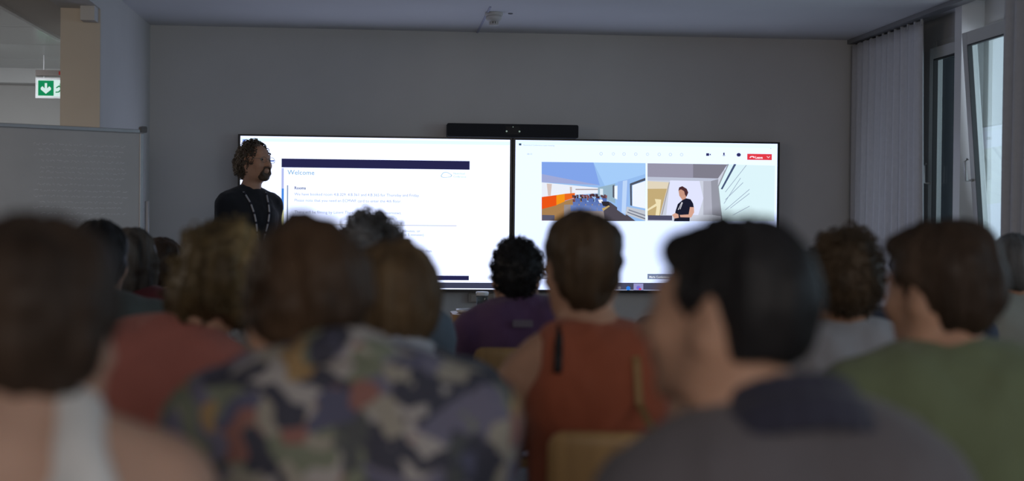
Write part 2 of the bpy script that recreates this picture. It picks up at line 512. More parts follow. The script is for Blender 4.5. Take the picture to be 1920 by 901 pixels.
def on_screen(m, name, mats, parent):      # mesh given in world coordinates, parented to the screen
    L = parent.location
    m.v = [(v[0] - L[0], v[1] - L[1], v[2] - L[2]) for v in m.v]
    return m.build(name, mats, parent)


def text_on(m, body, px, py, hpx, bold=0.0, tilt=0.0117):
    s = hpx / 260.0 / .70                    # metres of letter size; cap height hpx pixels
    a = onY(px, py, FY)
    vs, fs = text_mesh(body, s, lambda x, y: (a[0] + x, FY - .0022, a[2] + y), bold=bold)
    m.add(vs, fs)


wht = emit('screen_white', (.86, .96, 1.32), SCREEN)
wht2 = emit('screen_white_cool', (.66, .84, 1.05), SCREEN)
A, m = screen(tl[0], mid - .003, 'left wall screen showing a Welcome slide')
m.build('panel', wht, A)
# title bar, slide
m = MB(); quad(452, 258, 956, 272, .001, m); on_screen(m, 'title_bar', wht2, A)
for q_ in (455, 261, 461, 267), (507, 300, 514, 303):
    m = MB(); quad(*q_, .0015, m); on_screen(m, 'menu_icon', scr(120, 150, 230), A)
m = MB(); quad(528, 297, 880.5, 318, .0015, m); on_screen(m, 'slide_header', scr(38, 38, 78), A)
m = MB(); quad(528, 514.5, 879, 525, .0015, m); on_screen(m, 'slide_footer', scr(38, 38, 78), A)
m = MB(); m.cur = 0; quad(528, 315, 532, 353, .0015, m); m.cur = 1; quad(528, 353, 532, 393, .0015, m); m.cur = 2
quad(528, 393, 532, 430, .0015, m); m.cur = 3; quad(538, 347, 539.3, 515, .0015, m); m.cur = 4; quad(532, 421, 856, 422, .0015, m)
on_screen(m, 'slide_stripe', [scr(180, 190, 240), scr(70, 135, 230), scr(205, 205, 150), scr(150, 165, 195), scr(215, 220, 240)], A)
m = MB(); text_on(m, 'Welcome', 539, 327, 8.5, .0); on_screen(m, 'slide_title', scr(105, 160, 200), A)
m = MB(); text_on(m, 'Rooms', 552, 354.5, 5, .0008); on_screen(m, 'slide_heading', scr(90, 95, 120), A)
for t_, x_, y_, h_ in (('We have booked room 4.B.329, 4.B.361 and 4.B.365 for Thursday and Friday.', 552, 366, 5.0),
                       ('Please note that you need an ECMWF card to enter the 4th floor.', 552, 377.5, 5.0),
                       ('There will be filming by Latent Thinking on site and for interviews.', 552, 399.5, 5.0),
                       ('To reach the rooms from the entrance, turn left and walk for 750 minutes, or', 552, 433, 5.0),
                       ('take the stairs and the bridge (about 5 minutes)', 657, 441, 4.8), ('Lunch is served after the morning session on both days.', 650, 471, 4.8)):
    m = MB(); text_on(m, t_, x_, y_, h_); on_screen(m, 'slide_text', scr(140, 150, 185), A)
m = MB(); text_on(m, 'Nextcloud', 850, 326.5, 3.4); text_on(m, 'Conference', 850, 332.5, 3.4)
ol = []
for cx_, cy_, r_, a0, a1 in ((830, 329, 4, 100, 260), (836, 324.5, 4.5, 30, 190), (843, 328.5, 4.5, -80, 70)):
    ol += [(cx_ + r_ * math.cos(math.radians(t)), cy_ - r_ * math.sin(math.radians(t)) * (1)) for t in range(a0, a1, 20)][::(-1 if cx_ > 0 else 1)]
ol2 = []
for k in range(24):
    t = 2 * math.pi * k / 24; rr = 1 + .12 * math.cos(3 * t + 1)
    ol2.append((836.5 + 10 * rr * math.cos(t), 328 - 5.2 * rr * math.sin(t)))
for k in range(24):
    (xa, ya), (xb, yb) = ol2[k], ol2[(k + 1) % 24]
    cxm, cym = 836.5, 328
    poly([(xa, ya), (xb, yb), (xb + (cxm - xb) * .13, yb + (cym - yb) * .16), (xa + (cxm - xa) * .13, ya + (cym - ya) * .16)], .002, m)
on_screen(m, 'slide_logo', scr(150, 190, 215), A)
m = MB(); quad(452, 527, 956, 540.5, .0012, m); on_screen(m, 'task_bar', scr(62, 66, 88), A)
m = MB(); text_on(m, '9:41', 936, 532, 3.2); on_screen(m, 'clock', scr(235, 235, 245), A); m = MB(); text_on(m, '22/06/2023', 929, 538.5, 3.0, .001); on_screen(m, 'date', scr(235, 235, 245), A)

B, m = screen(mid + .003, tr[0], 'right wall screen showing a video call with two picture tiles')
m.build('panel', emit('screen_white_blue', (.72, .84, 1.22), SCREEN), B)
m = MB(); quad(968, 265, 1456, 277, .001, m); on_screen(m, 'title_bar', wht2, B)
m = MB(); quad(973, 268.5, 977.5, 272.5, .0015, m); on_screen(m, 'app_icon', scr(70, 90, 110), B)
m = MB(); text_on(m, 'Nextcloud Conference room meeting', 981, 273, 2.6); on_screen(m, 'window_title', scr(165, 185, 200), B)
m = MB(); text_on(m, '08:15', 988, 290, 3); on_screen(m, 'call_timer', scr(165, 185, 200), B)
for i, x in enumerate((1127, 1150, 1170, 1192, 1214, 1236, 1257, 1278)):
    y = 288 + (x - 1127) * .011; m = MB()
    n = 8 if i not in (1, 4) else 5
    for k in range(n):
        t0, t1 = 2 * math.pi * k / n, 2 * math.pi * (k + 1) / n
        poly([(x + 3 * math.cos(t0), y + 3 * math.sin(t0)), (x + 3 * math.cos(t1), y + 3 * math.sin(t1)), (x + 2.3 * math.cos(t1), y + 2.3 * math.sin(t1)), (x + 2.3 * math.cos(t0), y + 2.3 * math.sin(t0))], .0015, m)
    on_screen(m, 'toolbar_icon', scr(175, 190, 205), B)
m = MB(); text_on(m, 'x', 1444, 279, 3); on_screen(m, 'close_icon', scr(175, 190, 205), B)
m = MB(); quad(1324, 287, 1329.5, 292, .0015, m); poly([(1330, 289.5), (1332.5, 287.5), (1332.5, 291.5)], .0015, m); on_screen(m, 'camera_icon', scr(45, 45, 95), B); m = MB()
quad(1356, 286, 1358.6, 290.5, .0015, m); quad(1355, 291, 1359.6, 292, .0015, m); on_screen(m, 'microphone_icon', scr(45, 45, 95), B); m = MB()
poly([(1385 + 4 * math.cos(t / 8 * math.pi), 290 + 3.4 * math.sin(t / 8 * math.pi)) for t in range(16)], .0015, m)
on_screen(m, 'share_icon', scr(45, 45, 95), B)
m = MB(); quad(1401, 288, 1447, 300, .0015, m); lb = on_screen(m, 'leave_button', scr(228, 60, 72), B)
m = MB(); text_on(m, 'Leave', 1416, 297, 4.2, .001); on_screen(m, 'leave_text', scr(255, 230, 240), B); m = MB()
poly([(1405, 295.5), (1407, 292.6), (1411, 292.2), (1414.5, 293), (1415, 296), (1412.5, 296), (1412, 294.4), (1408, 294.2), (1407.5, 296)], .0022, m)
poly([(1438, 292.5), (1440.5, 295), (1443, 292.5), (1443.6, 293.2), (1440.5, 296.4), (1437.4, 293.2)], .0022, m)
on_screen(m, 'leave_symbol', scr(255, 230, 240), B)


def tile(name, shapes, label=None):
    mats = []; m = MB(); lift = .0014
    for col, pts in shapes:
        mt = scr(*col)
        if mt not in mats: mats.append(mt)
        m.cur = mats.index(mt); poly(pts, lift, m); lift += .00006
    return on_screen(m, name, mats, B)


X = lambda x: 1000 + x / 4.174      # from the close-up used for tracing
Y = lambda y: 290 + y / 4.174
T = lambda *pts: [(X(a), Y(b)) for a, b in pts]
sh = [((150, 190, 240), T((65, 55), (878, 65), (876, 518), (65, 515))),
      ((130, 165, 235), T((65, 55), (470, 60), (520, 240), (65, 150))),
      ((165, 205, 250), T((470, 60), (878, 65), (878, 150), (560, 245))),
      ((160, 170, 215), T((65, 150), (520, 238), (65, 215))),
      ((235, 240, 250), T((65, 215), (510, 258), (510, 300), (65, 330))),
      ((214, 196, 190), T((105, 225), (145, 228), (135, 320), (115, 320))),
      ((205, 190, 185), T((285, 250), (302, 250), (302, 310), (288, 310))),
      ((170, 160, 165), T((330, 266), (510, 266), (510, 275), (330, 275))),
      ((168, 128, 82), T((65, 420), (300, 345), (420, 330), (300, 515), (65, 515))),
      ((236, 84, 22), T((65, 330), (180, 315), (180, 395), (65, 425))),
      ((245, 150, 25), T((180, 315), (245, 305), (245, 365), (180, 393))),
      ((235, 105, 35), T((245, 305), (325, 298), (325, 335), (245, 360))),
      ((150, 140, 140), T((240, 390), (540, 380), (700, 517), (240, 517))),
      ((80, 75, 85), T((540, 370), (600, 370), (800, 518), (560, 518))),
      ((150, 180, 200), T((505, 255), (640, 225), (640, 380), (505, 320))),
      ((220, 235, 245), T((520, 265), (545, 266), (545, 320), (520, 312))),
      ((85, 90, 105), T((620, 240), (634, 236), (634, 340), (620, 330))),
      ((240, 248, 255), T((634, 245), (658, 240), (658, 350), (634, 340))),
      ((150, 185, 240), T((660, 210), (755, 190), (740, 400), (720, 475), (655, 430))),
      ((190, 215, 250), T((700, 205), (735, 198), (722, 465), (690, 450))),
      ((80, 85, 100), T((755, 225), (876, 180), (876, 200), (770, 238), (772, 400), (758, 395))),
      ((240, 246, 255), T((775, 238), (876, 205), (876, 420), (775, 400))),
      ((195, 200, 210), T((730, 405), (876, 435), (876, 515), (720, 465))),
      ((130, 135, 150), T((745, 425), (876, 470), (876, 480), (745, 435))),
      ((110, 115, 130), T((735, 445), (876, 495), (876, 505), (735, 452)))]
rnd = random.Random(9)
for i in range(56):
    x = rnd.uniform(300, 560); y = rnd.uniform(300, 345) + abs(x - 430) * .08
    c = rnd.choice([(70, 45, 50), (110, 60, 65), (50, 45, 60), (140, 90, 90), (90, 70, 80)])
    sh.append((c, T((x, y), (x + 18, y + 2), (x + 16, y + 22), (x + 2, y + 20))))
for r in range(3):
    for c in range(5):
        x = 290 + c * 52 + (2 - r) * 18; y = 340 + r * 28; s_ = 1 + r * .12
        sh.append(((85 + 10 * r, 110 + 10 * r, 175 + 8 * r), T((x, y), (x + 38 * s_, y), (x + 42 * s_, y + 44), (x + 2, y + 44))))
sh += [((245, 245, 250), T((505, 350), (540, 350), (545, 378), (515, 375))), ((45, 42, 50), T((530, 365), (590, 365), (600, 405), (545, 400))),
       ((190, 165, 110), T((535, 420), (590, 395), (598, 402), (545, 440))), ((90, 90, 110), T((68, 470), (165, 472), (165, 512), (68, 512)))]
tile('call_tile', sh)
sh = [((205, 210, 225), T((893, 66), (1500, 75), (1470, 520), (893, 518))),
      ((152, 150, 170), T((893, 66), (1520, 75), (1445, 185), (893, 172))),
      ((128, 126, 140), T((1250, 72), (1520, 75), (1445, 185), (1250, 178))),
      ((190, 196, 215), T((893, 172), (1445, 185), (1445, 205), (893, 200))),
      ((226, 230, 256), T((1070, 200), (1300, 205), (1330, 340), (1290, 470), (1040, 470))),
      ((178, 180, 195), T((1330, 205), (1445, 205), (1440, 260), (1468, 470), (1330, 470))),
      ((150, 152, 165), T((1390, 205), (1447, 190), (1443, 260), (1468, 480), (1400, 470))),
      ((226, 214, 190), T((893, 205), (1065, 215), (985, 480), (893, 480))),
      ((196, 172, 122), T((893, 266), (1045, 265), (990, 480), (893, 480))),
      ((240, 226, 185), T((950, 345), (1000, 350), (985, 480), (955, 480), (965, 400), (893, 440), (893, 425), (960, 380))),
      ((170, 165, 165), T((1060, 215), (1068, 215), (1010, 470), (1000, 470))),
      ((222, 246, 252), T((1525, 75), (1890, 85), (1885, 520), (1475, 520), (1443, 250))),
      ((70, 85, 120), T((1570, 72), (1588, 74), (1480, 270), (1466, 268))),
      ((150, 155, 165), T((1520, 72), (1530, 74), (1450, 250), (1480, 520), (1470, 520), (1440, 250)))]
for x0_, y0_, x1_, y1_ in ((1665, 80, 1500, 290), (1620, 180, 1490, 380), (1690, 268, 1500, 430), (1690, 300, 1540, 415), (1690, 400, 1560, 470), (1640, 215, 1500, 350)):
    sh.append(((150, 165, 190), T((x0_, y0_), (x0_ + 3, y0_ + 3), (x1_ + 3, y1_ + 3), (x1_, y1_))))
sh += [((200, 150, 130), T((1135, 275), (1150, 266), (1195, 270), (1198, 330), (1165, 352), (1142, 320))),
       ((75, 45, 50), T((1135, 280), (1140, 255), (1165, 245), (1200, 266), (1212, 295), (1200, 325), (1188, 322), (1180, 285), (1155, 270))),
       ((205, 155, 135), T((1155, 320), (1190, 315), (1195, 350), (1165, 360))),
       ((28, 30, 48), T((1130, 385), (1165, 355), (1195, 340), (1230, 348), (1250, 380), (1255, 410), (1228, 415), (1222, 520), (1100, 520), (1112, 440))),
       ((215, 165, 145), T((1225, 408), (1256, 410), (1258, 450), (1235, 490), (1150, 488), (1145, 470), (1215, 466))),
       ((215, 165, 145), T((1085, 470), (1110, 455), (1135, 466), (1138, 492), (1105, 498))),
       ((230, 230, 240), T((1160, 370), (1165, 370), (1135, 430), (1130, 430))), ((230, 230, 240), T((1165, 372), (1169, 374), (1150, 425), (1145, 425))),
       ((80, 80, 105), T((896, 472), (1085, 475), (1085, 512), (896, 510)))]
tile('call_tile', sh)
m = MB(); text_on(m, 'Ballroom', 1019.5, 408.5, 3.2, .0006); on_screen(m, 'name_tag_text', scr(240, 240, 250), B); m = MB(); text_on(m, 'Rene Sieber', 1217, 410, 3.4, .0006)
on_screen(m, 'name_tag_text', scr(240, 240, 250), B)
for q_ in (1015, 1048), (1214, 1266):
    m = MB(); quad(q_[0], 513, q_[1], 523, .0015, m); on_screen(m, 'name_tag', scr(120, 135, 165), B)
m = MB(); text_on(m, 'Maria Conference', 1217, 520.5, 3.6, .0006); on_screen(m, 'name_tag_text', scr(235, 240, 250), B); m = MB(); text_on(m, 'Guest', 1018, 520, 3.6); on_screen(m, 'name_tag_text', scr(235, 240, 250), B)
m = MB(); quad(1066, 529, 1456, 544.5, .0012, m); on_screen(m, 'task_bar', scr(72, 74, 98), B)
m = MB(); poly([(1178 + 4 * math.cos(t * .4), 540 + 4 * math.sin(t * .4)) for t in range(16)], .0016, m)
m.cur = 1; quad(1188, 531, 1206, 546, .0014, m)
m.cur = 2; poly([(1197 + 4 * math.cos(t * .4), 539 + 3.6 * math.sin(t * .4)) for t in range(16)], .0017, m)
m.cur = 3; quad(1198, 540, 1202, 543, .0019, m); m.cur = 4
poly([(1161 + 3 * math.cos(t * .4), 539 + 3 * math.sin(t * .4)) for t in range(16)], .0016, m)
on_screen(m, 'task_icons', [scr(45, 125, 225), scr(150, 150, 200), scr(120, 110, 210), scr(230, 40, 60), scr(130, 130, 140)], B)

# ------------------------------------------------------------------ video bar on top of the screens
a = onY(838, 231, FY - .04); b = onY(1084, 262, FY - .04)
a2 = onY(961, 232.5, FY - .04)[2]; zb2 = ZT + .002
vb = empty('video_bar', ((a[0] + b[0]) / 2, FY, zb2), 'long black conference camera bar standing on top of the screens', 'camera bar')
hw = (b[0] - a[0]) / 2; vh = a2 - zb2
MB().rbox((-hw, -.055, 0), (hw, .045, vh), .012).build('body', mat('speaker_cloth', (.018, .019, .024), .8, .2, 400), vb, bevel=.003)
MB().rbox((-.05, -.057, .02), (.05, -.054, vh - .015), .01).build('camera_window', mat('gloss_black', (.01, .01, .012), .5), vb)
for dx, dz, r_ in ((-.045, .45, .006), (0, .78, .003), (.045, .45, .006)):
    MB().prism([(dx + r_ * math.cos(t * math.pi / 6), vh * dz + r_ * math.sin(t * math.pi / 6)) for t in range(12)], -.0585, -.0565).build('indicator_light', emit('indicator', lin(150, 170, 160), .8), vb)

# ------------------------------------------------------------------ wall boxes under the screens, small table with tray and glass
p0 = onY(878, 549, 9.985); p1 = onY(925, 566, 9.985)
sk = empty('wall_socket_box', ((p0[0] + p1[0]) / 2, 10, p1[2]), 'pale rectangular socket box on the wall under the left screen', 'socket')
MB().rbox((-(p1[0] - p0[0]) / 2, -.04, 0), ((p1[0] - p0[0]) / 2, 0, p0[2] - p1[2]), .006).build('housing', mat('socket_plastic', (.35, .31, .27), .6), sk)
MB().box((-.07, -.044, .008), (.0, -.04, p0[2] - p1[2] - .01)).build('cover', mat('socket_cover', (.42, .38, .34), .5), sk)

TY = 7.9
tt = onY(880, 586, TY)
tb = empty('side_table', (tt[0] + .02, TY, 0), 'small wooden side table in front of the left screen', 'table')
th = tt[2]
wood = mat('beech_wood', (.42, .24, .11), .45, .25, 8, stretch=(1, 1, .12), bump=.05)
MB().rbox((-.12, -.16, th - .05), (.22, .16, th), .03, axis=2).build('tabletop', wood, tb)
for sx in (-.08, .18):
    for sy in (-.12, .12): MB().tube([(sx, sy, 0), (sx, sy, th - .05)], .016, 10).build('leg', wood, tb, smooth=True)
tray = empty('round_tray', (tt[0] + .03, TY, th), 'white rimmed round tray on the small wooden table', 'tray')
MB().lathe([(.085, 0), (.10, .006), (.105, .02), (.098, .02), (.09, .008), (.001, .006)]).build('dish', mat('tray_white', (.75, .76, .8), .3), tray, smooth=True)
MB().lathe([(.08, .008), (.08, .014), (.001, .0145)]).build('dark_mat', mat('tray_mat', (.03, .03, .045), .6), tray)
gp = onY(907, 572, TY)
gl = empty('water_glass', (gp[0], TY + .125, th), 'clear drinking glass on the small wooden table', 'glass')
gh = onY(907, 549, TY)[2] - th
MB().lathe([(.026, 0), (.031, .01), (.034, gh * .8), (.034, gh), (.0315, gh), (.0315, gh * .8), (.028, .012), (.001, .01)]).build('tumbler', glassmat('tumbler_glass', (.75, .78, .8)), gl, smooth=True)
MB().lathe([(.0345, gh * .82), (.0355, gh * .84), (.0355, gh), (.0345, gh * 1.01)]).build('rim_band', mat('glass_rim', (.8, .82, .86), .2), gl, smooth=True)

# ================================================================== people
# A body is one smooth surface grown around a posed skeleton; clothing and hair are surfaces of their own around it.
def rotm(rx=0, ry=0, rz=0):
    return np.array(Matrix.Rotation(rz, 3, 'Z') @ Matrix.Rotation(rx, 3, 'X') @ Matrix.Rotation(ry, 3, 'Y'))


class Field:
    def __init__(s): s.ops = []

    def rc(s, a, b, ra, rb, k=.025, sub=False, cut=None):
        s.ops.append(('rc', np.array(a, float), np.array(b, float), ra, rb, k, sub, cut)); return s

    def el(s, c, r, R=None, k=.025, sub=False, cut=None):
        s.ops.append(('el', np.array(c, float), np.array(r, float), np.eye(3) if R is None else R, None, k, sub, cut)); return s

    def bounds(s):
        lo = np.full(3, 9.); hi = -lo
        for o in s.ops:
            if o[6]: continue
            l, h = s.box(o, .02); lo = np.minimum(lo, l); hi = np.maximum(hi, h)
        return lo, hi

    @staticmethod
    def box(o, m):
        if o[0] == 'rc':
            r = max(o[3], o[4]); return np.minimum(o[1], o[2]) - r - m, np.maximum(o[1], o[2]) + r + m
        e = np.abs(o[3]) @ o[2]; return o[1] - e - m, o[1] + e + m

    def mesh(s, h):
        lo, hi = s.bounds(); n = np.ceil((hi - lo) / h).astype(int) + 1
        F = np.full(n, .3, np.float32)
        ax = [lo[i] + np.arange(n[i]) * h for i in range(3)]
        for o in s.ops:
            l, u = s.box(o, .05)
            i0 = np.maximum(0, np.floor((l - lo) / h).astype(int)); i1 = np.minimum(n, np.ceil((u - lo) / h).astype(int) + 1)
            if (i1 <= i0).any(): continue
            sl = tuple(slice(a, b) for a, b in zip(i0, i1))
            x = ax[0][sl[0]][:, None, None]; y = ax[1][sl[1]][None, :, None]; z = ax[2][sl[2]][None, None, :]
            if o[0] == 'rc':
                a, b = o[1], o[2]; d = b - a; L = max(1e-9, d @ d)
                t = np.clip(((x - a[0]) * d[0] + (y - a[1]) * d[1] + (z - a[2]) * d[2]) / L, 0, 1)
                D = np.sqrt((x - a[0] - t * d[0]) ** 2 + (y - a[1] - t * d[1]) ** 2 + (z - a[2] - t * d[2]) ** 2) - (o[3] + (o[4] - o[3]) * t)
            else:
                c, r, R = o[1], o[2], o[3]
                X, Yy, Z = x - c[0], y - c[1], z - c[2]
                q = [R[0, i] * X + R[1, i] * Yy + R[2, i] * Z for i in range(3)]
                k0 = np.sqrt((q[0] / r[0]) ** 2 + (q[1] / r[1]) ** 2 + (q[2] / r[2]) ** 2)
                k1 = np.sqrt((q[0] / r[0] ** 2) ** 2 + (q[1] / r[1] ** 2) ** 2 + (q[2] / r[2] ** 2) ** 2) + 1e-9
                D = k0 * (k0 - 1) / k1
            if o[7] is not None:
                for (p, nn) in o[7]:
                    D = np.maximum(D, (x - p[0]) * nn[0] + (y - p[1]) * nn[1] + (z - p[2]) * nn[2])
            k = o[5]; G = F[sl]
            if o[6]:
                D = -D; hh = np.clip(.5 - .5 * (D - G) / -k, 0, 1) if False else np.clip(.5 + .5 * (D - G) / k, 0, 1)
                F[sl] = G + (D - G) * hh + k * hh * (1 - hh)
            else:
                hh = np.clip(.5 + .5 * (G - D) / k, 0, 1)
                F[sl] = G + (D - G) * hh - k * hh * (1 - hh)
        return nets(F, lo, h)


def nets(F, lo, h):
    Sg = F < 0
    n = F.shape
    cnt = np.zeros(tuple(k - 1 for k in n), np.int8)
    for dx in (0, 1):
        for dy in (0, 1):
            for dz in (0, 1): cnt += Sg[dx:n[0] - 1 + dx, dy:n[1] - 1 + dy, dz:n[2] - 1 + dz]
    I = np.argwhere((cnt > 0) & (cnt < 8))
    idx = np.full(cnt.shape, -1, np.int32); idx[tuple(I.T)] = np.arange(len(I))
    acc = np.zeros((len(I), 3)); num = np.zeros(len(I))
    for a in range(3):
        o1, o2 = [i for i in range(3) if i != a]
        for u in (0, 1):
            for v in (0, 1):
                p = I.copy(); p[:, o1] += u; p[:, o2] += v; q = p.copy(); q[:, a] += 1
                fa = F[tuple(p.T)]; fb = F[tuple(q.T)]; m = (fa < 0) != (fb < 0)
                t = fa[m] / (fa[m] - fb[m]); pos = p[m].astype(float); pos[:, a] += t
                acc[m] += pos; num[m] += 1
    V = lo + acc / num[:, None] * h
    Q = []
    for a in range(3):
        b, c = (a + 1) % 3, (a + 2) % 3
        sl0 = [slice(None)] * 3; sl1 = [slice(None)] * 3; sl0[a] = slice(0, n[a] - 1); sl1[a] = slice(1, n[a])
        ch = Sg[tuple(sl0)] != Sg[tuple(sl1)]
        E_ = np.argwhere(ch); E_ = E_[(E_[:, b] > 0) & (E_[:, c] > 0) & (E_[:, b] < n[b] - 1) & (E_[:, c] < n[c] - 1)]
        def cell(db, dc):
            p = E_.copy(); p[:, b] -= db; p[:, c] -= dc; return idx[tuple(p.T)]
        q = np.stack([cell(1, 1), cell(0, 1), cell(0, 0), cell(1, 0)], 1)
        ins = Sg[tuple(E_.T)]
        q[~ins] = q[~ins][:, ::-1]
        Q.append(q)
    Q = np.concatenate(Q)
    return V, Q[(Q >= 0).all(1)]


def normals(V, Q):
    a = V[Q[:, 2]] - V[Q[:, 0]]; b = V[Q[:, 3]] - V[Q[:, 1]]
    fn = np.cross(a, b); N = np.zeros_like(V)
    for i in range(4): np.add.at(N, Q[:, i], fn)
    return N / (np.linalg.norm(N, axis=1)[:, None] + 1e-12)


LAT = np.random.RandomState(3).rand(32, 32, 32)


def vnoise(P, sc, seed=0):
    P = P * sc + seed * 7.31; i = np.floor(P).astype(int); f = P - i; f = f * f * (3 - 2 * f); r = 0
    for dx in (0, 1):
        for dy in (0, 1):
            for dz in (0, 1):
                wgt = (f[:, 0] if dx else 1 - f[:, 0]) * (f[:, 1] if dy else 1 - f[:, 1]) * (f[:, 2] if dz else 1 - f[:, 2])
                r = r + wgt * LAT[(i[:, 0] + dx) % 32, (i[:, 1] + dy) % 32, (i[:, 2] + dz) % 32]
    return r * 2 - 1


def relax(V, Q, it=2):
    for _ in range(it):
        acc = np.zeros_like(V); num = np.zeros(len(V))
        for i in range(4):
            for j in (1, 3):
                np.add.at(acc, Q[:, i], V[Q[:, (i + j) % 4]]); np.add.at(num, Q[:, i], 1)
        V = V * .5 + .5 * acc / np.maximum(num, 1)[:, None]
    return V


def skin(name, c):
    if name in MATS: return MATS[name]
    m = mat(name, c, .55, .10, 14, bump=.1, bscale=120)
    b = m.node_tree.nodes['Principled BSDF']
    b.inputs['Subsurface Weight'].default_value = 0.15
    b.inputs['Subsurface Radius'].default_value = (.02, .008, .004)
    return m


def hairmat(name, c, c2=None, spots=0.5):
    if name in MATS: return MATS[name]
    m = mat(name, c, .5, .45, 9, bump=.6, bscale=55, stretch=(1, 1, .16), spec=.2)
    r = [n for n in m.node_tree.nodes if n.type == 'VALTORGB'][0]
    if c2: r.color_ramp.elements[1].color = tuple(c2[:3]) + (1,)
    r.color_ramp.elements[1].position = spots + .2; r.color_ramp.elements[0].position = spots - .15
    return m


def cloth(name, c, n=.12):
    return mat(name, c, .9, n, 6, bump=.25, bscale=500, sheen=.15)


def floral():
    m = bpy.data.materials.new('floral_print'); m.use_nodes = True
    nt = m.node_tree; b = nt.nodes['Principled BSDF']; b.inputs['Roughness'].default_value = .85
    tc = nt.nodes.new('ShaderNodeTexCoord')
    nz = nt.nodes.new('ShaderNodeTexNoise'); nz.inputs['Scale'].default_value = 9; nz.inputs['Detail'].default_value = 2
    nt.links.new(tc.outputs['Object'], nz.inputs['Vector'])
    mx = nt.nodes.new('ShaderNodeMix'); mx.data_type = 'VECTOR'; mx.inputs[0].default_value = .16
    nt.links.new(tc.outputs['Object'], mx.inputs[4]); nt.links.new(nz.outputs['Color'], mx.inputs[5])
    vo = nt.nodes.new('ShaderNodeTexVoronoi'); vo.inputs['Scale'].default_value = 30; vo.inputs['Randomness'].default_value = 1
    nt.links.new(mx.outputs[1], vo.inputs['Vector'])
    sp = nt.nodes.new('ShaderNodeSeparateColor'); nt.links.new(vo.outputs['Color'], sp.inputs[0])
    r = nt.nodes.new('ShaderNodeValToRGB'); r.color_ramp.interpolation = 'CONSTANT'
    cols = [(0, (.055, .055, .08)), (.14, (.17, .16, .23)), (.28, (.36, .33, .28)), (.45, (.09, .095, .10)), (.56, (.30, .14, .12)),
            (.66, (.21, .23, .17)), (.75, (.42, .39, .38)), (.88, (.38, .25, .12)), (.93, (.11, .11, .18))]
    for i, (p_, c_) in enumerate(cols):
        e = r.color_ramp.elements[i] if i < 2 else r.color_ramp.elements.new(p_)
        e.position = p_; e.color = c_ + (1,)
    nt.links.new(sp.outputs[0], r.inputs[0]); nt.links.new(r.outputs[0], b.inputs['Base Color'])
    return m


def curls_on(V, N, rng, n, size, thick, loops=1.2):
    """small rings of hair standing off a scalp; returns mesh data"""
    vs, qs = [], []; base = 0; K = 11; M_ = 5
    pick = rng.randint(0, len(V), n)
    for i in pick:
        p, nr = V[i], N[i]
        t = np.cross(nr, rng.randn(3)); t /= np.linalg.norm(t) + 1e-9
        u = np.cross(nr, t); r = size * rng.uniform(.6, 1.25)
        ax_ = t * rng.uniform(.3, 1) + u * rng.uniform(-.6, .6); ax_ /= np.linalg.norm(ax_)
        a_ = nr; b_ = np.cross(ax_, nr); b_ /= np.linalg.norm(b_) + 1e-9
        ph = rng.uniform(0, 6.28); pts = []
        for k in range(K):
            th = ph + 2 * math.pi * loops * k / (K - 1)
            pts.append(p + nr * r * .35 + a_ * r * math.sin(th) + b_ * r * math.cos(th) + ax_ * r * (.8 * k / (K - 1) - .4))
        pts = np.array(pts); tg = np.gradient(pts, axis=0); tg /= np.linalg.norm(tg, axis=1)[:, None]
        s1 = np.cross(tg, ax_); s1 /= np.linalg.norm(s1, axis=1)[:, None] + 1e-9; s2 = np.cross(tg, s1)
        for k in range(K):
            rr = thick * (1 - .6 * abs(2 * k / (K - 1) - 1))
            for j in range(M_):
                an = 2 * math.pi * j / M_
                vs.append(pts[k] + (s1[k] * math.cos(an) + s2[k] * math.sin(an)) * rr)
        for k in range(K - 1):
            for j in range(M_):
                qs.append((base + k * M_ + j, base + k * M_ + (j + 1) % M_, base + (k + 1) * M_ + (j + 1) % M_, base + (k + 1) * M_ + j))
        base += K * M_
    return np.array(vs), np.array(qs)


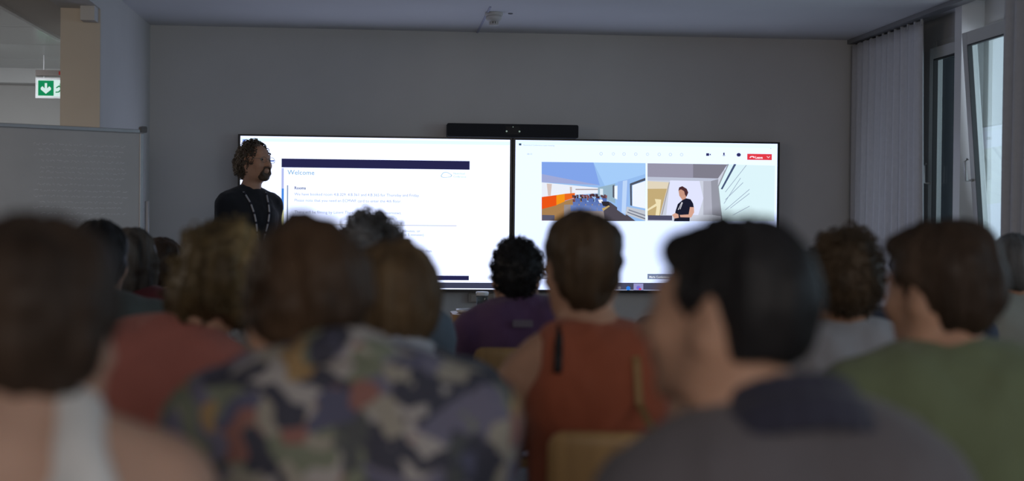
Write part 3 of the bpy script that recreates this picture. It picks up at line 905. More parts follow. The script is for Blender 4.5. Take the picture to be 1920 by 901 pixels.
def person(name, label, px, top, y, hair, skinc, shirt, trousers, yaw=0, head=(0, 0, 0), lean=6, side=0, shift=(0, 0), width=1.0,
           sleeve=.55, long_sleeve=False, standing=False, sleeveless=False, h=.009, arms=None, hs=1.0, group=None, fwdneck=.025, top_is_hair=.0,
           tank=False, shoe=(.03, .03, .03), eyes=False, necklen=0.0, arm_out=.04, beard=None, collar=None, shoulder_z=0.0, drop=0.0):
    """px, top: where the crown is seen; y: how far down the room the head is. yaw turns the body left (+), head=(yaw,pitch,tilt) in degrees"""
    crown = onY(px, top, y); Hm = rotm(rx=math.radians(-head[1]), ry=math.radians(head[2]), rz=math.radians(head[0]))
    Hz = crown[2] - (.115 * hs + top_is_hair)
    HX, HY = crown[0], crown[1]
    root = empty(name, (HX + shift[0], HY + shift[1], 0), label, 'person', math.radians(yaw), group)
    Ry = rotm(rz=math.radians(-yaw))
    Hc = Ry @ np.array([HX - root.location[0], HY - root.location[1], 0]) + np.array([0, 0, Hz])
    hipz = .545 if not standing else Hz / 1.66 * .88
    la = math.radians(lean)
    T_ = rotm(rx=-la, ry=math.radians(side))
    # neck base is placed from the head; the torso is stretched between the hips and it
    Nb = Hc + np.array([0, -fwdneck, -.165 - necklen]) * hs - np.array([Hc[0] * .75, 0, 0])
    Nb[2] += shoulder_z + .02
    dirx = T_ @ np.array([0, 0, 1.])
    tl = (Nb[2] - hipz) / dirx[2]; P0 = Nb - dirx * tl
    s_ = tl / .47; W_ = width
    tp = lambda x, y_, z: P0 + T_ @ np.array([x * W_, y_, z * s_])
    R = T_
    bodyF, shirtF = Field(), Field()

    def both(kind, *a, d=.012, ks=None, skinonly=False, **kw):
        getattr(bodyF, kind)(*a, **kw)
        if skinonly: return
        a = list(a)
        if kind == 'rc': a[2] += d; a[3] += d
        else: a[1] = np.array(a[1]) + d
        getattr(shirtF, kind)(*a, **kw)
    both('el', tp(0, 0, .03), np.array([.165 * W_, .125, .10]), R, k=.05)
    both('el', tp(0, .0, .17), np.array([.14 * W_, .105, .14]), R, k=.05, d=.02)
    both('el', tp(0, -.005, .32), np.array([.158 * W_, .115, .15 * s_]), R, k=.05, d=.016)
    Sh = [tp(sx * .172, -.005, .408 - drop) for sx in (-1, 1)]
    for i, sx in enumerate((-1, 1)):
        so = (sleeveless or tank)
        both('rc', tp(0, -.01, .445), tp(sx * .085, -.015, .435), .052, .055, k=.05, skinonly=False)
        both('rc', tp(sx * .02, -.005, .475), tp(sx * .135, -.01, .425), .036, .042, k=.04, skinonly=sleeveless or tank)
        both('rc', tp(sx * .07, 0, .40), Sh[i], .07, .056, k=.05, skinonly=so)
        both('el', tp(sx * .08, -.055, .36), np.array([.07, .05, .09]), R, k=.04)     # shoulder blades
        both('el', tp(sx * .075, .06, .34), np.array([.075, .05, .08]), R, k=.05)     # chest
    # neck and head
    hp = lambda x, y_, z: Hc + Hm @ (np.array([x, y_, z]) * hs)
    hrr = lambda *r: np.array(r) * hs
    bodyF.rc(Nb + np.array([0, -.005, -.02]), hp(0, -.012, -.06), .062 * hs, .054 * hs, k=.035)
    B_ = bodyF
    B_.el(hp(0, -.012, .028), hrr(.074, .094, .085), Hm, k=.02)
    B_.el(hp(0, .020, -.03), hrr(.062, .070, .078), Hm, k=.03)
    B_.el(hp(0, .045, -.083), hrr(.043, .040, .032), Hm, k=.035)
    B_.el(hp(0, .078, -.105), hrr(.018, .014, .014), Hm, k=.02)
    B_.el(hp(0, .074, .022), hrr(.048, .018, .013), Hm, k=.02)
    for sx in (-1, 1):
        B_.el(hp(sx * .038, .068, -.03), hrr(.022, .02, .02), Hm, k=.03)
        B_.el(hp(sx * .031, .097, .002), hrr(.017, .014, .012), Hm, k=.012, sub=True)
        B_.el(hp(sx * .031, .078, .001), hrr(.0145, .0125, .0120), Hm, k=.006)
        B_.rc(hp(sx * .04, .01, -.09), hp(sx * .058, -.01, -.04), .022 * hs, .02 * hs, k=.03)
        Re = Hm @ rotm(rz=-sx * .35, rx=.15)
        B_.el(hp(sx * .079, -.008, -.012), hrr(.009, .019, .032), Re, k=.012)
        B_.el(hp(sx * .088, .0, -.008), hrr(.007, .011, .02), Re, k=.008, sub=True)
    B_.rc(hp(0, .088, .006), hp(0, .112, -.030), .008 * hs, .0125 * hs, k=.014)
    for sx in (-1, 1): B_.el(hp(sx * .011, .1, -.034), hrr(.009, .012, .008), Hm, k=.01)
    B_.el(hp(0, .093, -.058), hrr(.023, .011, .0065), Hm, k=.006)
    B_.el(hp(0, .091, -.070), hrr(.020, .011, .0075), Hm, k=.006)
    # arms, hands
    for i, sx in enumerate((-1, 1)):
        S_ = Sh[i]
        if arms and arms[i] is not None: El, Wr, hd = [np.array(v, float) for v in arms[i]]; El = S_ + El; Wr = El + Wr
        elif standing: El = S_ + np.array([sx * .05, -.02, -.29]); Wr = El + np.array([-sx * .04, .2, .03]); hd = np.array([-sx * .6, .8, 0])
        else: El = S_ + np.array([sx * arm_out, .07, -.27]); Wr = El + np.array([-sx * .10, .20, -.04]); hd = np.array([-sx * .35, .9, -.25])
        hd = hd / np.linalg.norm(hd)
        bodyF.rc(S_, El, .047, .039, k=.03); bodyF.rc(El, Wr, .038, .026, k=.02)
        frac = 1.0 if long_sleeve else sleeve
        if not (sleeveless or tank):
            d_ = (El - S_) / np.linalg.norm(El - S_); e_ = S_ + (El - S_) * frac
            shirtF.rc(S_, S_ + (El - S_) * min(1, frac + .12), .060, .058 if not long_sleeve else .050, k=.04, cut=None if long_sleeve else [(e_, d_)])
            if long_sleeve: shirtF.rc(El, Wr, .050, .036, k=.03)
        # hand: palm, four fingers of unequal length, thumb from the side
        up_ = np.array([0, 0, 1.]); lat = np.cross(hd, up_); lat /= np.linalg.norm(lat); nrm = np.cross(lat, hd)
        pc = Wr + hd * .05
        bodyF.rc(Wr, Wr + hd * .03, .026, .026, k=.02)
        for q_ in (-.026, -.009, .009, .026):
            bodyF.rc(Wr + hd * .02 + lat * q_ * .7, Wr + hd * .085 + lat * q_, .0125, .011, k=.012)
        for q_, L_ in ((-.031, .060), (-.0105, .076), (.0105, .080), (.031, .070)):
            a = Wr + hd * .088 + lat * q_; b = a + (hd * .9 - nrm * .35) * L_ * .55; c = b + (hd * .35 - nrm * .9) * L_ * .5
            bodyF.rc(a, b, .0095, .0088, k=.003); bodyF.rc(b, c, .0088, .0075, k=.003)
        a = Wr + hd * .03 + lat * sx * -.028; b = a + (hd * .6 - lat * sx * .7) * .045; c = b + (hd * .95 - nrm * .3) * .03
        bodyF.rc(a, b, .0135, .0105, k=.01); bodyF.rc(b, c, .0105, .0085, k=.004)
        if i == 0: wristL = (Wr, (Wr - El) / np.linalg.norm(Wr - El))
        else: wristR = (Wr, (Wr - El) / np.linalg.norm(Wr - El))
    # legs
    trF = Field(); shoes = []
    trF.el(P0 + np.array([0, 0, .0]), np.array([.172 * W_, .135, .095 if not standing else .125]), None, k=.03)
    trF.el(tp(0, 0, .08), np.array([.158 * W_, .125, .08]), R, k=.05)
    for sx in (-1, 1):
        if standing:
            hpj = P0 + np.array([sx * .085, 0, -.04]); kn = np.array([P0[0] + sx * .10, P0[1] + .02, hipz * .53]); an = np.array([P0[0] + sx * .105, P0[1] - .01, .09])
        else:
            hpj = P0 + np.array([sx * .09, .02, -.0]); kn = hpj + np.array([sx * .06, .42, -.01]); an = np.array([kn[0] + sx * .0, kn[1] + .03, .10])
        bodyF.rc(hpj, kn, .075, .05, k=.03); bodyF.rc(kn, an, .048, .034, k=.03)
        trF.rc(hpj, kn, .092, .066, k=.05); trF.rc(kn, an + np.array([0, 0, .02]), .064, .052, k=.03)
        fdir = np.array([sx * .12, 1, 0.]); fdir /= np.linalg.norm(fdir)
        bodyF.rc(an, an + np.array([0, -.01, -.05]), .034, .03, k=.02)
        bodyF.rc(an + np.array([0, 0, -.055]), an + fdir * .13 + np.array([0, 0, -.065]), .030, .022, k=.03)
        f = Field(); fl = .0
        zc = .045
        base = np.array([an[0], an[1], 0])
        f.rc(base + np.array([0, -.035, zc]), base + fdir * .06 + np.array([0, 0, zc]), .040, .042, k=.02)
        f.rc(base + fdir * .06 + np.array([0, 0, zc - .003]), base + fdir * .155 + np.array([0, 0, zc - .008]), .043, .036, k=.03)
        f.rc(base + np.array([0, -.01, zc + .02]), base + np.array([0, -.0, .105]), .042, .045, k=.02)
        f.ops = [(o[0], o[1], o[2], o[3], o[4], o[5], o[6], [(np.array([0, 0, .004]), np.array([0, 0, -1.]))]) for o in f.ops]
        shoes.append(f)

    def put(F, nm, material, hh, disp=None, extra=None):
        V, Q = F.mesh(hh); V = relax(V, Q, 1)
        if disp is not None:
            N = normals(V, Q); V = V + N * disp(V, N)[:, None]
        if extra is not None: V, Q = extra(V, Q)
        return link(nm, np_mesh(nm, V, Q, material), root)

    link_body = put(bodyF, 'body', skin('skin_%s' % skinc[0], skinc[1]), h)
    # ---- clothing
    if sleeveless or tank:
        for sx in (-1, 1):
            shirtF.el(tp(sx * (.175 if tank else .185), 0, .44), np.array([.055, .12, .10]) if sleeveless else np.array([.07, .14, .12]), R, k=.02, sub=True)
            if sleeveless: shirtF.rc(tp(sx * .02, -.0, .465), tp(sx * .10, -.01, .445), .047, .045, k=.03)
        if tank:
            shirtF.el(tp(-.03, -.08, .47), np.array([.085, .14, .105]), R, k=.02, sub=True); shirtF.el(tp(0, .08, .47), np.array([.08, .14, .12]), R, k=.02, sub=True)
            for sx in (-1, 1): shirtF.rc(tp(sx * .075, -.09, .38), tp(sx * .075, -.02, .492), .036, .026, k=.02)
    sd = abs(hash_(name + label)) % 50
    fold = lambda V, N: .005 * vnoise(V * np.array([1, 1, .5]), 14, sd) + .003 * vnoise(V * np.array([1.2, 1.2, .8]), 32, sd + 3) + .002
    put(shirtF, 'shirt', shirt, h + .001, fold)
    if collar:
        kind, cm_ = collar
        cF = Field(); c0_ = Nb + np.array([0, -.004, -.012])
        n_ = 22; rad = (.083 if kind == 'polo' else .074) * hs
        for k in range(n_):
            t0, t1 = [2 * math.pi * (k + q_) / n_ for q_ in (0, 1)]
            hgt_ = .012 if kind == 'polo' else 0
            pt = lambda t: c0_ + R @ np.array([rad * math.cos(t), rad * .95 * math.sin(t), .018 - .028 * math.sin(t) + (.014 if kind == 'polo' else 0)])
            if kind == 'crew': cF.rc(pt(t0), pt(t1), .010, .010, k=.006)
            else:
                cF.rc(pt(t0) + R @ np.array([0, 0, .012]), pt(t1) + R @ np.array([0, 0, .012]), .011, .011, k=.01)
                q0 = lambda t: c0_ + R @ np.array([rad * 1.32 * math.cos(t), rad * 1.25 * math.sin(t) - .006, -.006 - .034 * math.sin(t)])
                if math.sin(t0) < .9: cF.rc((pt(t0) + q0(t0)) / 2, (pt(t1) + q0(t1)) / 2, .016, .016, k=.012); cF.rc(q0(t0), q0(t1), .010, .010, k=.01)
        put(cF, 'collar', cm_, .006)
    put(trF, 'trousers', trousers, .013)
    for f in shoes: put(f, 'shoe', mat('shoe_%d' % int(shoe[0] * 1000), shoe, .5, .1, 20), .009)
    # ---- hair
    st = dict(vol=.012, nape=-.075, front=.055, tops=.0, long=0, width=0, noise=.004, locks=.004, curl=0, csize=.012, bun=None, sidelen=0, rough=40, fr=0, temple=1, taper=0.0, face=0.0, ball=False)
    st.update(hair)
    v = st['vol']; hF = Field()
    if st['ball']: hF.el(hp(0, -.022, .026), hrr(.090, .108, .106), Hm, k=.03)
    else: hF.el(hp(0, -.018, .032 + st['tops'] * .5), hrr(.077 + v + st['width'], .098 + v, .088 + v * .7 + st['tops'] * .5), Hm, k=.03)
    if not st['ball']: hF.el(hp(0, -.045, -.02), hrr(.063 + v * .7 + st['width'] * .7 - st['taper'], .062 + v, .060 + max(0, (-st['nape'] - .075)) * .7), Hm, k=.04)
    if st['long']:
        L_ = st['long']
        hF.el(hp(0, -.045, -.03 - L_ * .45), hrr(.075 + v + st['width'], .055 + v, .06 + L_ * .6), rotm(), k=.05)
        for sx in (-1, 1): hF.rc(hp(sx * .07, -.0, .0), hp(sx * .068, -.015, -.06 - L_ * .7), .028 + v * .5, .018, k=.04)
    if st['bun']:
        hF.el(hp(*st['bun'][:3]), hrr(*st['bun'][3:]), Hm, k=.025)
    if st['temple']:
        for sx in (-1, 1): hF.rc(hp(sx * .070, .022, .03), hp(sx * .073, .012, -.012), .014, .007, k=.015)
    hF.el(hp(0, .108, -.028 + st['face'] * .5), hrr(.071, .085 + st['face'] * .6, .103 + st['face'] * .5), Hm, k=.012, sub=True)                      # the face
    if not st['long']:
        hF.el(hp(0, -.01, st['nape'] - .075), hrr(.12, .13, .075), Hm, k=.015, sub=True)          # below the hairline of the nape
        if not st['sidelen']:
            for sx in (-1, 1): hF.el(hp(sx * .095, .012, -.03), hrr(.030, .035, .048), Hm, k=.01, sub=True)   # round the ears
    if st['fr']:
        hF.el(hp(0, .068, .078), hrr(.050, .024, .016 + st['fr']), Hm, k=.03)
    rng = np.random.RandomState(sd)

    def hd_(V, N):
        q = (V - Hc) @ Hm
        az = np.arctan2(q[:, 0], -q[:, 1] + .0)
        lk = np.stack([az * 5.5 + .8 * vnoise(q, 10, sd), q[:, 2] * 6 + 0 * az, 0 * az], 1)
        lk2 = np.stack([az * 13, q[:, 2] * 9, 0 * az + 5], 1)
        return st['locks'] * vnoise(lk, 1.0, sd) + st['locks'] * .6 * vnoise(lk2, 1.0, sd + 5) + st['noise'] * vnoise(q, st['rough'], sd + 1) + st['noise'] * 1.5 * vnoise(q, st['rough'] * .4, sd + 2)
    ex_ = None
    if st['curl']:
        def ex_(V, Q):
            N = normals(V, Q); v2, q2 = curls_on(V, N, rng, st['curl'], st['csize'], st['csize'] * .22)
            return np.concatenate([V, v2]), np.concatenate([Q, q2 + len(V)])
    hair_o = put(hF, 'hair', st['mat'], min(h, .008), hd_, ex_)
    if beard:
        bF = Field()
        bF.el(hp(0, .060, -.094), hrr(.043, .040, .030), Hm, k=.02); bF.el(hp(0, .078, -.108), hrr(.026, .02, .02), Hm, k=.02)
        bF.rc(hp(-.02, .101, -.048), hp(.02, .101, -.048), .007, .007, k=.01)
        for sx in (-1, 1): bF.rc(hp(sx * .02, .1, -.05), hp(sx * .032, .088, -.08), .007, .012, k=.015)
        bF.el(hp(0, .104, -.064), hrr(.022, .014, .011), Hm, k=.006, sub=True)
        put(bF, 'beard', beard, .005, lambda V, N: .0015 * vnoise(V, 150, 3) - .003)
    if eyes:
        for sx in (-1, 1):
            c = hp(sx * .031, .0775, .001)
            u, vv = [], []
            m = MB(); R4 = Matrix(Hm.tolist()).to_4x4()
            m.cur = 0; prof = [(.0001, .0136)] + [(.0136 * math.sin(t * math.pi / 12), .0136 * math.cos(t * math.pi / 12)) for t in range(1, 12)] + [(.0001, -.0136)]
            m.lathe(prof, n=16)
            base_v = len(m.v); m.cur = 1
            m.lathe([(.0062, .0124), (.0058, .0134), (.0001, .0139)], n=14)
            Mx = Matrix.Translation(tuple(c)) @ R4 @ Matrix.Rotation(-math.pi / 2, 4, 'X')
            m.v = [tuple(Mx @ Vector(q_)) for q_ in m.v]
            m.build('eye', [mat('eye_white', (.28, .25, .23), .3), mat('iris', (.04, .03, .025), .2)], root, smooth=True)
    return dict(root=root, Hc=Hc, hp=hp, Nb=Nb, Sh=Sh, R=R, Hm=Hm, wrist=(wristL, wristR), tp=tp, hs=hs, P0=P0)


def hash_(s):
    r = 7
    for c in s: r = (r * 31 + ord(c)) % 100003
    return r


def torus(c, nrm, rad, r, n=24, sq=1.0):
    nrm = Vector(nrm).normalized(); u = nrm.orthogonal().normalized(); v = nrm.cross(u)
    return MB().tube([Vector(c) + u * rad * math.cos(2 * math.pi * k / n) + v * rad * sq * math.sin(2 * math.pi * k / n) for k in range(n)], r, 8, closed=True)


# ------------------------------------------------------------------ chairs
CH = {}


def chair(x, y, rz, label):
    r = empty('wooden_chair', (x, y, 0), label, 'chair', rz, 'stacking chairs with curved wooden backs')
    if not CH:
        ply = mat('chair_plywood', (.58, .36, .16), .4, .18, 5, stretch=(3, 3, .3), bump=.03)
        st_ = mat('chair_steel', (.45, .45, .46), .3, .02, 10, metal=.7)
        # backrest: curved board with rounded corners
        V, Q = [], []; nu, nv = 16, 10; hw_ = .20; z0, z1 = .55, .835; rr = .035
        for s_ in (0, 1):
            for j in range(nv + 1):
                for i in range(nu + 1):
                    u = -1 + 2 * i / nu; v_ = -1 + 2 * j / nv
                    x_ = u * hw_; z_ = (z0 + z1) / 2 + v_ * (z1 - z0) / 2
                    ax_ = abs(x_) - (hw_ - rr); az_ = abs(z_ - (z0 + z1) / 2) - ((z1 - z0) / 2 - rr)
                    if ax_ > 0 and az_ > 0:
                        d_ = max(ax_, az_); l_ = math.hypot(ax_, az_); f_ = d_ / l_
                        x_ = math.copysign(hw_ - rr + ax_ * f_, x_); z_ = (z0 + z1) / 2 + math.copysign((z1 - z0) / 2 - rr + az_ * f_, z_ - (z0 + z1) / 2)
                    yy = -.225 - .035 * (1 - u * u) - .06 * (z_ - z0) + (.011 if s_ else 0)
                    V.append((x_, yy, z_))
        o_ = (nu + 1) * (nv + 1); W2 = nu + 1
        for j in range(nv):
            for i in range(nu):
                b = j * W2 + i; Q.append((b, b + 1, b + W2 + 1, b + W2)); Q.append((o_ + b + W2, o_ + b + W2 + 1, o_ + b + 1, o_ + b))
        for i in range(nu):
            Q.append((i, o_ + i, o_ + i + 1, i + 1)); b = nv * W2 + i; Q.append((b, b + 1, o_ + b + 1, o_ + b))
        for j in range(nv):
            b = j * W2; Q.append((b, b + W2, o_ + b + W2, o_ + b)); b = j * W2 + nu; Q.append((b, o_ + b, o_ + b + W2, b + W2))
        CH['backrest'] = [np_mesh('backrest', V, Q, ply, smooth=False)]
        m = MB(); m.rbox((-.21, -.20, .425), (.21, .22, .440), .05, axis=2); CH['seat'] = [m.build('seat', ply)]
        legs = []
        for sx in (-1, 1):
            legs.append(MB().tube([(sx * .17, .19, 0), (sx * .17, .17, .415)], .011, 10).build('leg', st_, smooth=True))
            legs.append(MB().tube([(sx * .19, -.26, 0), (sx * .185, -.19, .43), (sx * .18, -.222, .60), (sx * .165, -.232, .70)], .011, 10).build('leg', st_, smooth=True))
        CH['leg'] = legs
        m = MB()
        for sx in (-1, 1): m.tube([(sx * .17, .17, .415), (sx * .185, -.195, .415)], .010, 8)
        m.tube([(-.17, .0, .412), (.17, .0, .412)], .009, 8)
        CH['seat_frame'] = [m.build('seat_frame', st_, smooth=True)]
        for k_, L_ in CH.items():
            for i, o in enumerate(L_):
                if isinstance(o, bpy.types.Mesh): continue
                L_[i] = o.data; bpy.data.objects.remove(o)
    for k_, L_ in CH.items():
        for me in L_: link(k_, me, r)
    return r


def chair_for(P, label, dy=0.0, dx=0.0, rz=0.0):
    r = P['root']; a = r.rotation_euler.z; p0 = P['P0']
    x = r.location.x + p0[0] * math.cos(a) - p0[1] * math.sin(a); y = r.location.y + p0[0] * math.sin(a) + p0[1] * math.cos(a)
    c, s__ = math.cos(a + rz), math.sin(a + rz)
    oy = -.0 + dy
    return chair(x + dx - s__ * oy, y + c * oy, a + rz, label)


# ------------------------------------------------------------------ materials of people
SK = dict(pale=('pale', (.52, .33, .25)), warm=('warm', (.54, .31, .21)), tan=('tan', (.44, .24, .15)))
jeans = cloth('jeans', (.05, .07, .12)); dark = cloth('dark_trousers', (.03, .03, .035)); khaki = cloth('khaki_trousers', (.22, .18, .12))
h_brown = hairmat('hair_dark_brown', (.045, .030, .022), (.10, .065, .045)); h_mid = hairmat('hair_brown', (.05, .030, .019), (.115, .068, .04))
h_light = hairmat('hair_light_brown', (.13, .08, .042), (.26, .17, .09)); h_blond = hairmat('hair_dark_blond', (.12, .08, .04), (.34, .25, .12), .52)
h_black = hairmat('hair_black', (.016, .015, .016), (.030, .028, .030)); h_grey = hairmat('hair_grey', (.07, .065, .06), (.26, .26, .27), .5)
h_streak = hairmat('hair_streaked', (.05, .035, .028), (.30, .27, .24), .55)

# presenter
pr = person('presenter', 'standing person with curly hair and glasses in a black T-shirt before the left screen', 480, 263, 8.75,
            dict(vol=.003, nape=-.10, curl=900, csize=.014, noise=.008, rough=60, mat=hairmat('hair_curly_brown', (.05, .038, .028), (.24, .20, .16)), tops=-.008, width=-.002, temple=0, face=.05,
                 bun=(0, -.080, -.03, .080, .045, .055)),
            SK['warm'], cloth('black_tshirt', (.012, .014, .02)), jeans, yaw=-142, head=(10, -5, -3), lean=-1, standing=True, h=.0065, width=.90, eyes=True,
            top_is_hair=.014, sleeve=.6, shift=(-.055, .0), beard=hairmat('beard', (.07, .048, .036), (.13, .095, .07)), fwdneck=.02, necklen=.02, shoulder_z=-.03,
            arms=[((-.05, -.03, -.28), (.10, .2, .02), (.7, .6, -.1)), ((.05, -.03, -.28), (-.10, .2, .03), (-.7, .6, 0))])
hp, Hm = pr['hp'], pr['Hm']
gm_ = MB(); 
for sx in (-1, 1):
    n = 20; pts = [hp(sx * .033 + .023 * math.cos(2 * math.pi * k / n), .108 - .002 * abs(math.cos(2 * math.pi * k / n)), -.002 + .017 * math.sin(2 * math.pi * k / n)) for k in range(n)]
    gm_.tube(pts, .0013, 6, closed=True)
    gm_.tube([hp(sx * .056, .105, .004), hp(sx * .08, .06, .008), hp(sx * .086, -.005, .004)], .0013, 6)
gm_.tube([hp(-.010, .108, .002), hp(0, .113, .005), hp(.010, .108, .002)], .0013, 6)
gm_.build('glasses', mat('glasses_metal', (.25, .22, .2), .3, metal=.6), pr['root'], smooth=True)
tp, Nb = pr['tp'], pr['Nb']
m_ = MB()
from mathutils.bvhtree import BVHTree
trees = []
for ch_ in pr['root'].children:
    if ch_.name.split('.')[0] in ('body', 'shirt'):
        trees.append(BVHTree.FromPolygons([v.co[:] for v in ch_.data.vertices], [p.vertices[:] for p in ch_.data.polygons]))
for sx in (-1, 1):
    pts = [Vector(Nb) + Vector((0, -.074, .030)), Vector(Nb) + Vector((sx * .060, -.045, .028)), Vector(Nb) + Vector((sx * .078, .005, .016))]
    for k in range(26):
        t = k / 25
        x_ = Nb[0] + sx * (.076 * (1 - t) + .006 * t) ; z_ = Nb[2] + .005 - t * .36
        ys = [h_[0].y for h_ in (tr_.ray_cast(Vector((x_, 1.2, z_)), Vector((0, -1, 0))) for tr_ in trees) if h_[0] is not None]
        if ys and max(ys) > Nb[1]: pts.append(Vector((x_, max(ys) + .005, z_)))
    for k, (a, b) in enumerate(zip(pts[:-1], pts[1:])):
        m_.cur = (k % 4 == 3) * 1
        m_.tube([a, b], .0055, 6)
m_.build('lanyard', [mat('lanyard_white', (.42, .43, .48), .7), mat('lanyard_dark', (.03, .03, .05), .7)], pr['root'])
c_ = tp(0, .155, .10); MB().rbox((c_[0] - .045, c_[1] - .002, c_[2] - .06), (c_[0] + .045, c_[1] + .004, c_[2] + .045), .008).build('badge', mat('badge_card', (.7, .7, .7), .5), pr['root'])

G = 'people seated in the audience'
P1 = person('seated_person', 'blurred foreground person with dark brown bob and white tank top at the lower left', 70, 392, 1.5,
            dict(vol=.008, nape=-.070, width=.0, sidelen=1, locks=.005, mat=h_brown, long=.0), SK['pale'], cloth('white_tank', (.72, .72, .72)), jeans,
            yaw=13, head=(-16, -2, 3), lean=6, shift=(-.045, 0), tank=True, h=.007, hs=.93, shoulder_z=.02, group=G, top_is_hair=.010, width=.90)
P2 = person('seated_person', 'person with short black hair and teal top in front of the whiteboard', 186, 411, 4.5,
            dict(vol=.010, nape=-.11, mat=h_black, sidelen=1), SK['warm'], cloth('teal_shirt', (.10, .125, .125)), dark, group=G, head=(6, 4, 0), top_is_hair=.012, yaw=4)
P3 = person('seated_person', 'person with long streaked brown hair and dark red top by the whiteboard edge', 249, 426, 5.45,
            dict(vol=.010, long=.17, mat=h_streak, locks=.006), SK['pale'], cloth('dark_red_shirt', (.16, .025, .035)), dark, group=G, head=(-8, 2, 0), top_is_hair=.012, yaw=-5, shift=(.02, 0))
P4 = person('seated_person', 'person with short dark brown hair and pale shirt, farthest left in the front rows', 306, 446, 6.4,
            dict(vol=.010, nape=-.10, mat=h_brown, noise=.006, sidelen=1), SK['warm'], cloth('pale_pink_shirt', (.42, .36, .36)), jeans, group=G, head=(-10, 3, 0), top_is_hair=.012)
P5 = person('seated_person', 'person with tousled dark blond hair and red T-shirt left of centre', 409, 409, 3.2,
            dict(vol=.012, long=.025, width=-.003, noise=.012, locks=.010, rough=26, mat=h_blond, curl=150, csize=.012), SK['warm'], cloth('red_tshirt', (.50, .17, .135)), dark,
            group=G, head=(-10, 4, 12), lean=7, shift=(-.125, -.02), h=.008, top_is_hair=.014, sleeve=.62, arm_out=.05, yaw=3, width=.94, side=8, drop=.05)
P6 = person('seated_person', 'person with thick brown bowl haircut and multicoloured floral shirt in the foreground', 568, 410, 2.06,
            dict(vol=.020, nape=-.13, ball=True, sidelen=1, noise=.006, locks=.007, mat=h_mid), SK['warm'], floral(), jeans,
            group=G, head=(18, 15, -6), lean=15, shift=(.08, -.06), h=.007, top_is_hair=.02, width=1.0, sleeve=.75, arm_out=.05, collar=('low', bpy.data.materials['floral_print']), fwdneck=.06, yaw=2, necklen=-.04, shoulder_z=.02)
P7 = person('seated_person', 'person with short light brown hair and navy jacket right behind the floral shirt', 733, 450, 2.8,
            dict(vol=.014, nape=-.092, noise=.004, locks=.007, mat=h_light, sidelen=1), SK['pale'], cloth('navy_jacket', (.035, .04, .07)), dark,
            group=G, head=(10, 4, 2), top_is_hair=.014, h=.008, long_sleeve=True, collar=('polo', cloth('white_collar', (.5, .52, .58))), width=.88, shoulder_z=.02)
P8 = person('seated_person', 'person with wavy grey hair and faded denim jacket before the left screen', 695, 406, 4.1,
            dict(vol=.012, nape=-.09, noise=.010, locks=.008, curl=350, csize=.016, mat=h_grey), SK['warm'], cloth('denim_jacket', (.13, .17, .22), .3), jeans,
            group=G, head=(-6, 4, 3), top_is_hair=.016, long_sleeve=True, collar=('polo', cloth('denim_collar', (.15, .19, .25))), arm_out=.07)
P9 = person('seated_person', 'person in white T-shirt with wristwatch, head hidden behind brown bowl haircut', 540, 450, 4.9,
            dict(vol=.010, nape=-.09, mat=h_brown), SK['warm'], cloth('white_tshirt', (.62, .62, .64)), dark,
            group=G, head=(0, 6, 0), top_is_hair=.01, arms=[((-.12, -.22, -.06), (.15, -.18, .0), (.9, -.2, -.3)), None], sleeve=.8, shoulder_z=.05)
P10 = person('seated_person', 'person with pinned-up brown hair and sleeveless rust top right of centre', 1093, 392, 3.12,
             dict(vol=.008, nape=-.105, mat=hairmat('hair_pinned_brown', (.05, .032, .02), (.13, .085, .05)), bun=(0, -.075, .045, .062, .05, .062), taper=.010, noise=.005, locks=.006, sidelen=1),
             SK['warm'], cloth('rust_top', (.38, .10, .05)), jeans, group=G, head=(4, -2, 0), sleeveless=True, h=.0075, shift=(.03, 0), top_is_hair=.012, necklen=.012, arm_out=.06, drop=.035, width=.90, lean=4)
P11 = person('seated_person', 'large foreground person with black hair in profile wearing grey polo with navy collar', 1364, 396, 1.67,
             dict(vol=.002, nape=-.046, mat=h_black, noise=.003, locks=.005, tops=.008, fr=.002, temple=1), SK['warm'], cloth('grey_polo', (.13, .118, .13)), dark,
             group=G, head=(45, -3, 0), lean=8, shift=(.092, -.03), h=.006, hs=.935, shoulder_z=.004, drop=.03, necklen=.014, top_is_hair=.014, collar=('polo', cloth('navy_collar', (.035, .035, .06))), yaw=8, eyes=True, width=.98)
P12 = person('seated_person', 'person with curly brown hair and pale grey T-shirt between black hair and green shirt', 1584, 429, 3.6,
             dict(vol=.012, nape=-.10, mat=hairmat('hair_curly_mid', (.06, .04, .025), (.15, .10, .06)), noise=.007, curl=700, csize=.009, sidelen=1), SK['tan'], cloth('pale_grey_tshirt', (.46, .45, .48)), jeans,
             group=G, head=(-4, 4, 0), h=.008, top_is_hair=.016, necklen=.01)
P13 = person('seated_person', 'person with thick dark brown hair and olive green T-shirt at the right', 1764, 404, 2.48,
             dict(vol=.008, nape=-.082, mat=h_brown, noise=.004, locks=.007, fr=.004), SK['warm'], cloth('green_tshirt', (.17, .205, .115)), dark,
             group=G, head=(32, 3, 0), h=.007, top_is_hair=.016, shift=(.02, -.02), lean=8, arm_out=.07, necklen=-.005, width=1.05)
P14 = person('seated_person', 'person in navy jacket, head hidden behind green T-shirt person', 1722, 445, 4.4,
             dict(vol=.008, nape=-.08, mat=h_black), SK['warm'], cloth('navy_shirt', (.03, .04, .075)), dark, group=G, h=.010, long_sleeve=True)
P15 = person('seated_person', 'person in slate blue shirt, only one shoulder showing left of profile face', 1314, 462, 4.7,
             dict(vol=.006, nape=-.08, mat=h_brown), SK['warm'], cloth('slate_shirt', (.08, .09, .12)), dark, group=G, h=.010)
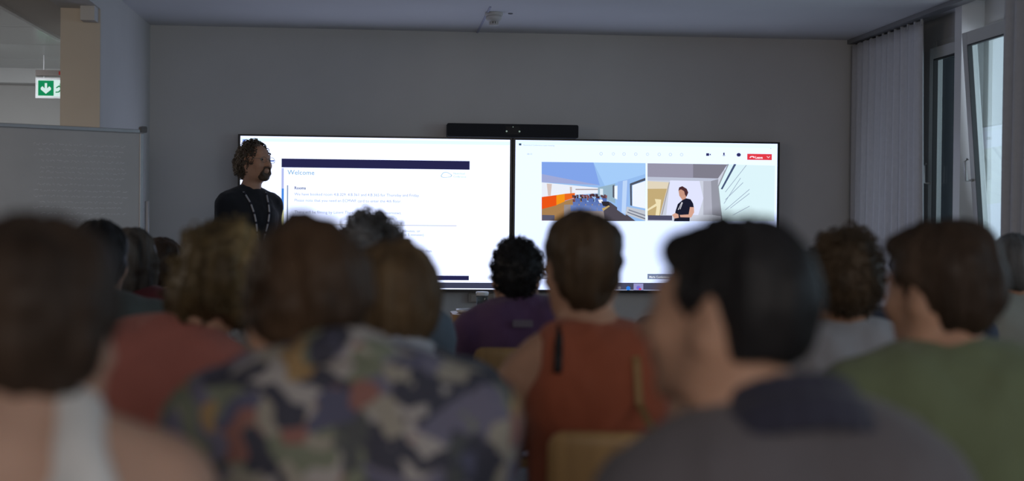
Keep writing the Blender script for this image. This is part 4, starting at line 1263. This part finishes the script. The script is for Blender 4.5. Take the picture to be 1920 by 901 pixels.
P16 = person('seated_person', 'person with thin grey hair and cream shirt at the far right edge', 1900, 440, 5.0,
             dict(vol=.006, nape=-.09, mat=h_grey, noise=.003), SK['tan'], cloth('cream_shirt', (.34, .34, .30)), khaki, group=G, h=.010, head=(0, 4, 0), top_is_hair=.004)

for P_, l_, kw in ((P1, 'wooden chair under the foreground person in white tank top', {}), (P2, 'wooden chair under the person in teal top', {}),
                   (P3, 'wooden chair under the person in dark red top', {}), (P4, 'wooden chair under the person in pale shirt, farthest left in front', {}),
                   (P5, 'wooden chair behind the back of the red T-shirt person', {}), (P6, 'wooden chair under the person in floral shirt', dict(dx=.03, dy=.03)),
                   (P7, 'wooden chair under the person in navy jacket with light brown hair', dict(dx=.02)), (P8, 'wooden chair under the person in denim jacket', {}),
                   (P9, 'wooden chair under the person in white T-shirt with wristwatch', {}), (P10, 'wooden chair behind the back of the rust top person', dict(dx=.07)),
                   (P11, 'wooden chair under the black-haired person in grey polo', {}), (P12, 'wooden chair under the curly-haired person in pale grey T-shirt', {}),
                   (P13, 'wooden chair under the person in olive green T-shirt', {}), (P14, 'wooden chair under the person in navy jacket at the right', {}),
                   (P15, 'wooden chair under the person in slate blue shirt', {}), (P16, 'wooden chair under the person at the far right edge', {})):
    chair_for(P_, l_, **kw)
P17 = person('seated_person', 'person with short black curly hair and purple T-shirt in the middle of the front', 968, 449, 5.05,
             dict(vol=.010, nape=-.085, mat=h_black, noise=.006, curl=500, csize=.010), SK['warm'], cloth('purple_tshirt', (.13, .065, .155)), dark, group=G, h=.008,
             head=(-4, 5, 0), top_is_hair=.012, shift=(.04, 0), shoulder_z=.014, drop=.03, lean=8, width=1.08, sleeve=.7, arm_out=.07, necklen=-.005)
chair_for(P17, 'wooden chair behind the back of the purple T-shirt person', dx=.0)
tp = P17['tp']; c_ = tp(-.02, -.150, .405)
MB().rbox((c_[0] - .035, c_[1] - .004, c_[2] - .012), (c_[0] + .035, c_[1] + .006, c_[2] + .012), .004).build('shirt_print', mat('grey_print', (.20, .17, .22), .8), P17['root'])
# wristwatch of the white T-shirt person
wr, wd = P9['wrist'][0]
torus(wr - wd * .02, wd, .029, .006).build('wristwatch', mat('watch_black', (.01, .01, .012), .3), P9['root'], smooth=True)
# tan strap over the back of the rust top, with its bag
r = P10['root']; tp = P10['tp']; off = r.location
ch = [o for o in bpy.data.objects if o.get('label') == 'wooden chair behind the back of the rust top person'][0]
cxy = np.array([ch.location.x - off.x, ch.location.y - off.y])
bag = empty('shoulder_bag', (off.x, off.y, 0), 'tan leather shoulder bag with long strap over the rust top', 'bag')
q = lambda v: Vector((v[0], v[1], v[2]))
tsx = .082; bx, by = tp(tsx, 0, 0)[0], cxy[1]
pts = [q(tp(tsx, .03, .50)), q(tp(tsx, -.06, .482)), q(tp(tsx, -.125, .42)), q(tp(tsx, -.155, .33)), Vector((bx, by - .262, .846)), Vector((bx, by - .285, .842)), Vector((bx, by - .305, .82)), Vector((bx, by - .305, .55))]
m_ = MB()
w_ = Vector((.009, 0, 0))
for a, b in zip(pts[:-1], pts[1:]):
    t_ = (b - a).cross(w_).normalized() * .002
    m_.add([a - w_ - t_, a + w_ - t_, a + w_ + t_, a - w_ + t_, b - w_ - t_, b + w_ - t_, b + w_ + t_, b - w_ + t_],
           [(0, 1, 5, 4), (1, 2, 6, 5), (2, 3, 7, 6), (3, 0, 4, 7), (0, 3, 2, 1), (4, 5, 6, 7)])
lth = mat('tan_leather', (.36, .20, .08), .5, .1, 20)
m_.build('strap', lth, bag, smooth=False)
MB().rbox((bx - .10, by - .37, .34), (bx + .10, by - .30, .56), .03).build('pouch', lth, bag, bevel=.01)
# dark strap on the left shoulder
m_ = MB(); pts = [tp(-.085, .03, .495), tp(-.09, -.05, .495), tp(-.10, -.105, .455), tp(-.106, -.135, .40)]
for a, b in zip(pts[:-1], pts[1:]): m_.tube([q(a), q(b)], .009, 8)
m_.build('shoulder_strap', mat('strap_black', (.02, .02, .022), .7), P10['root'], smooth=True)
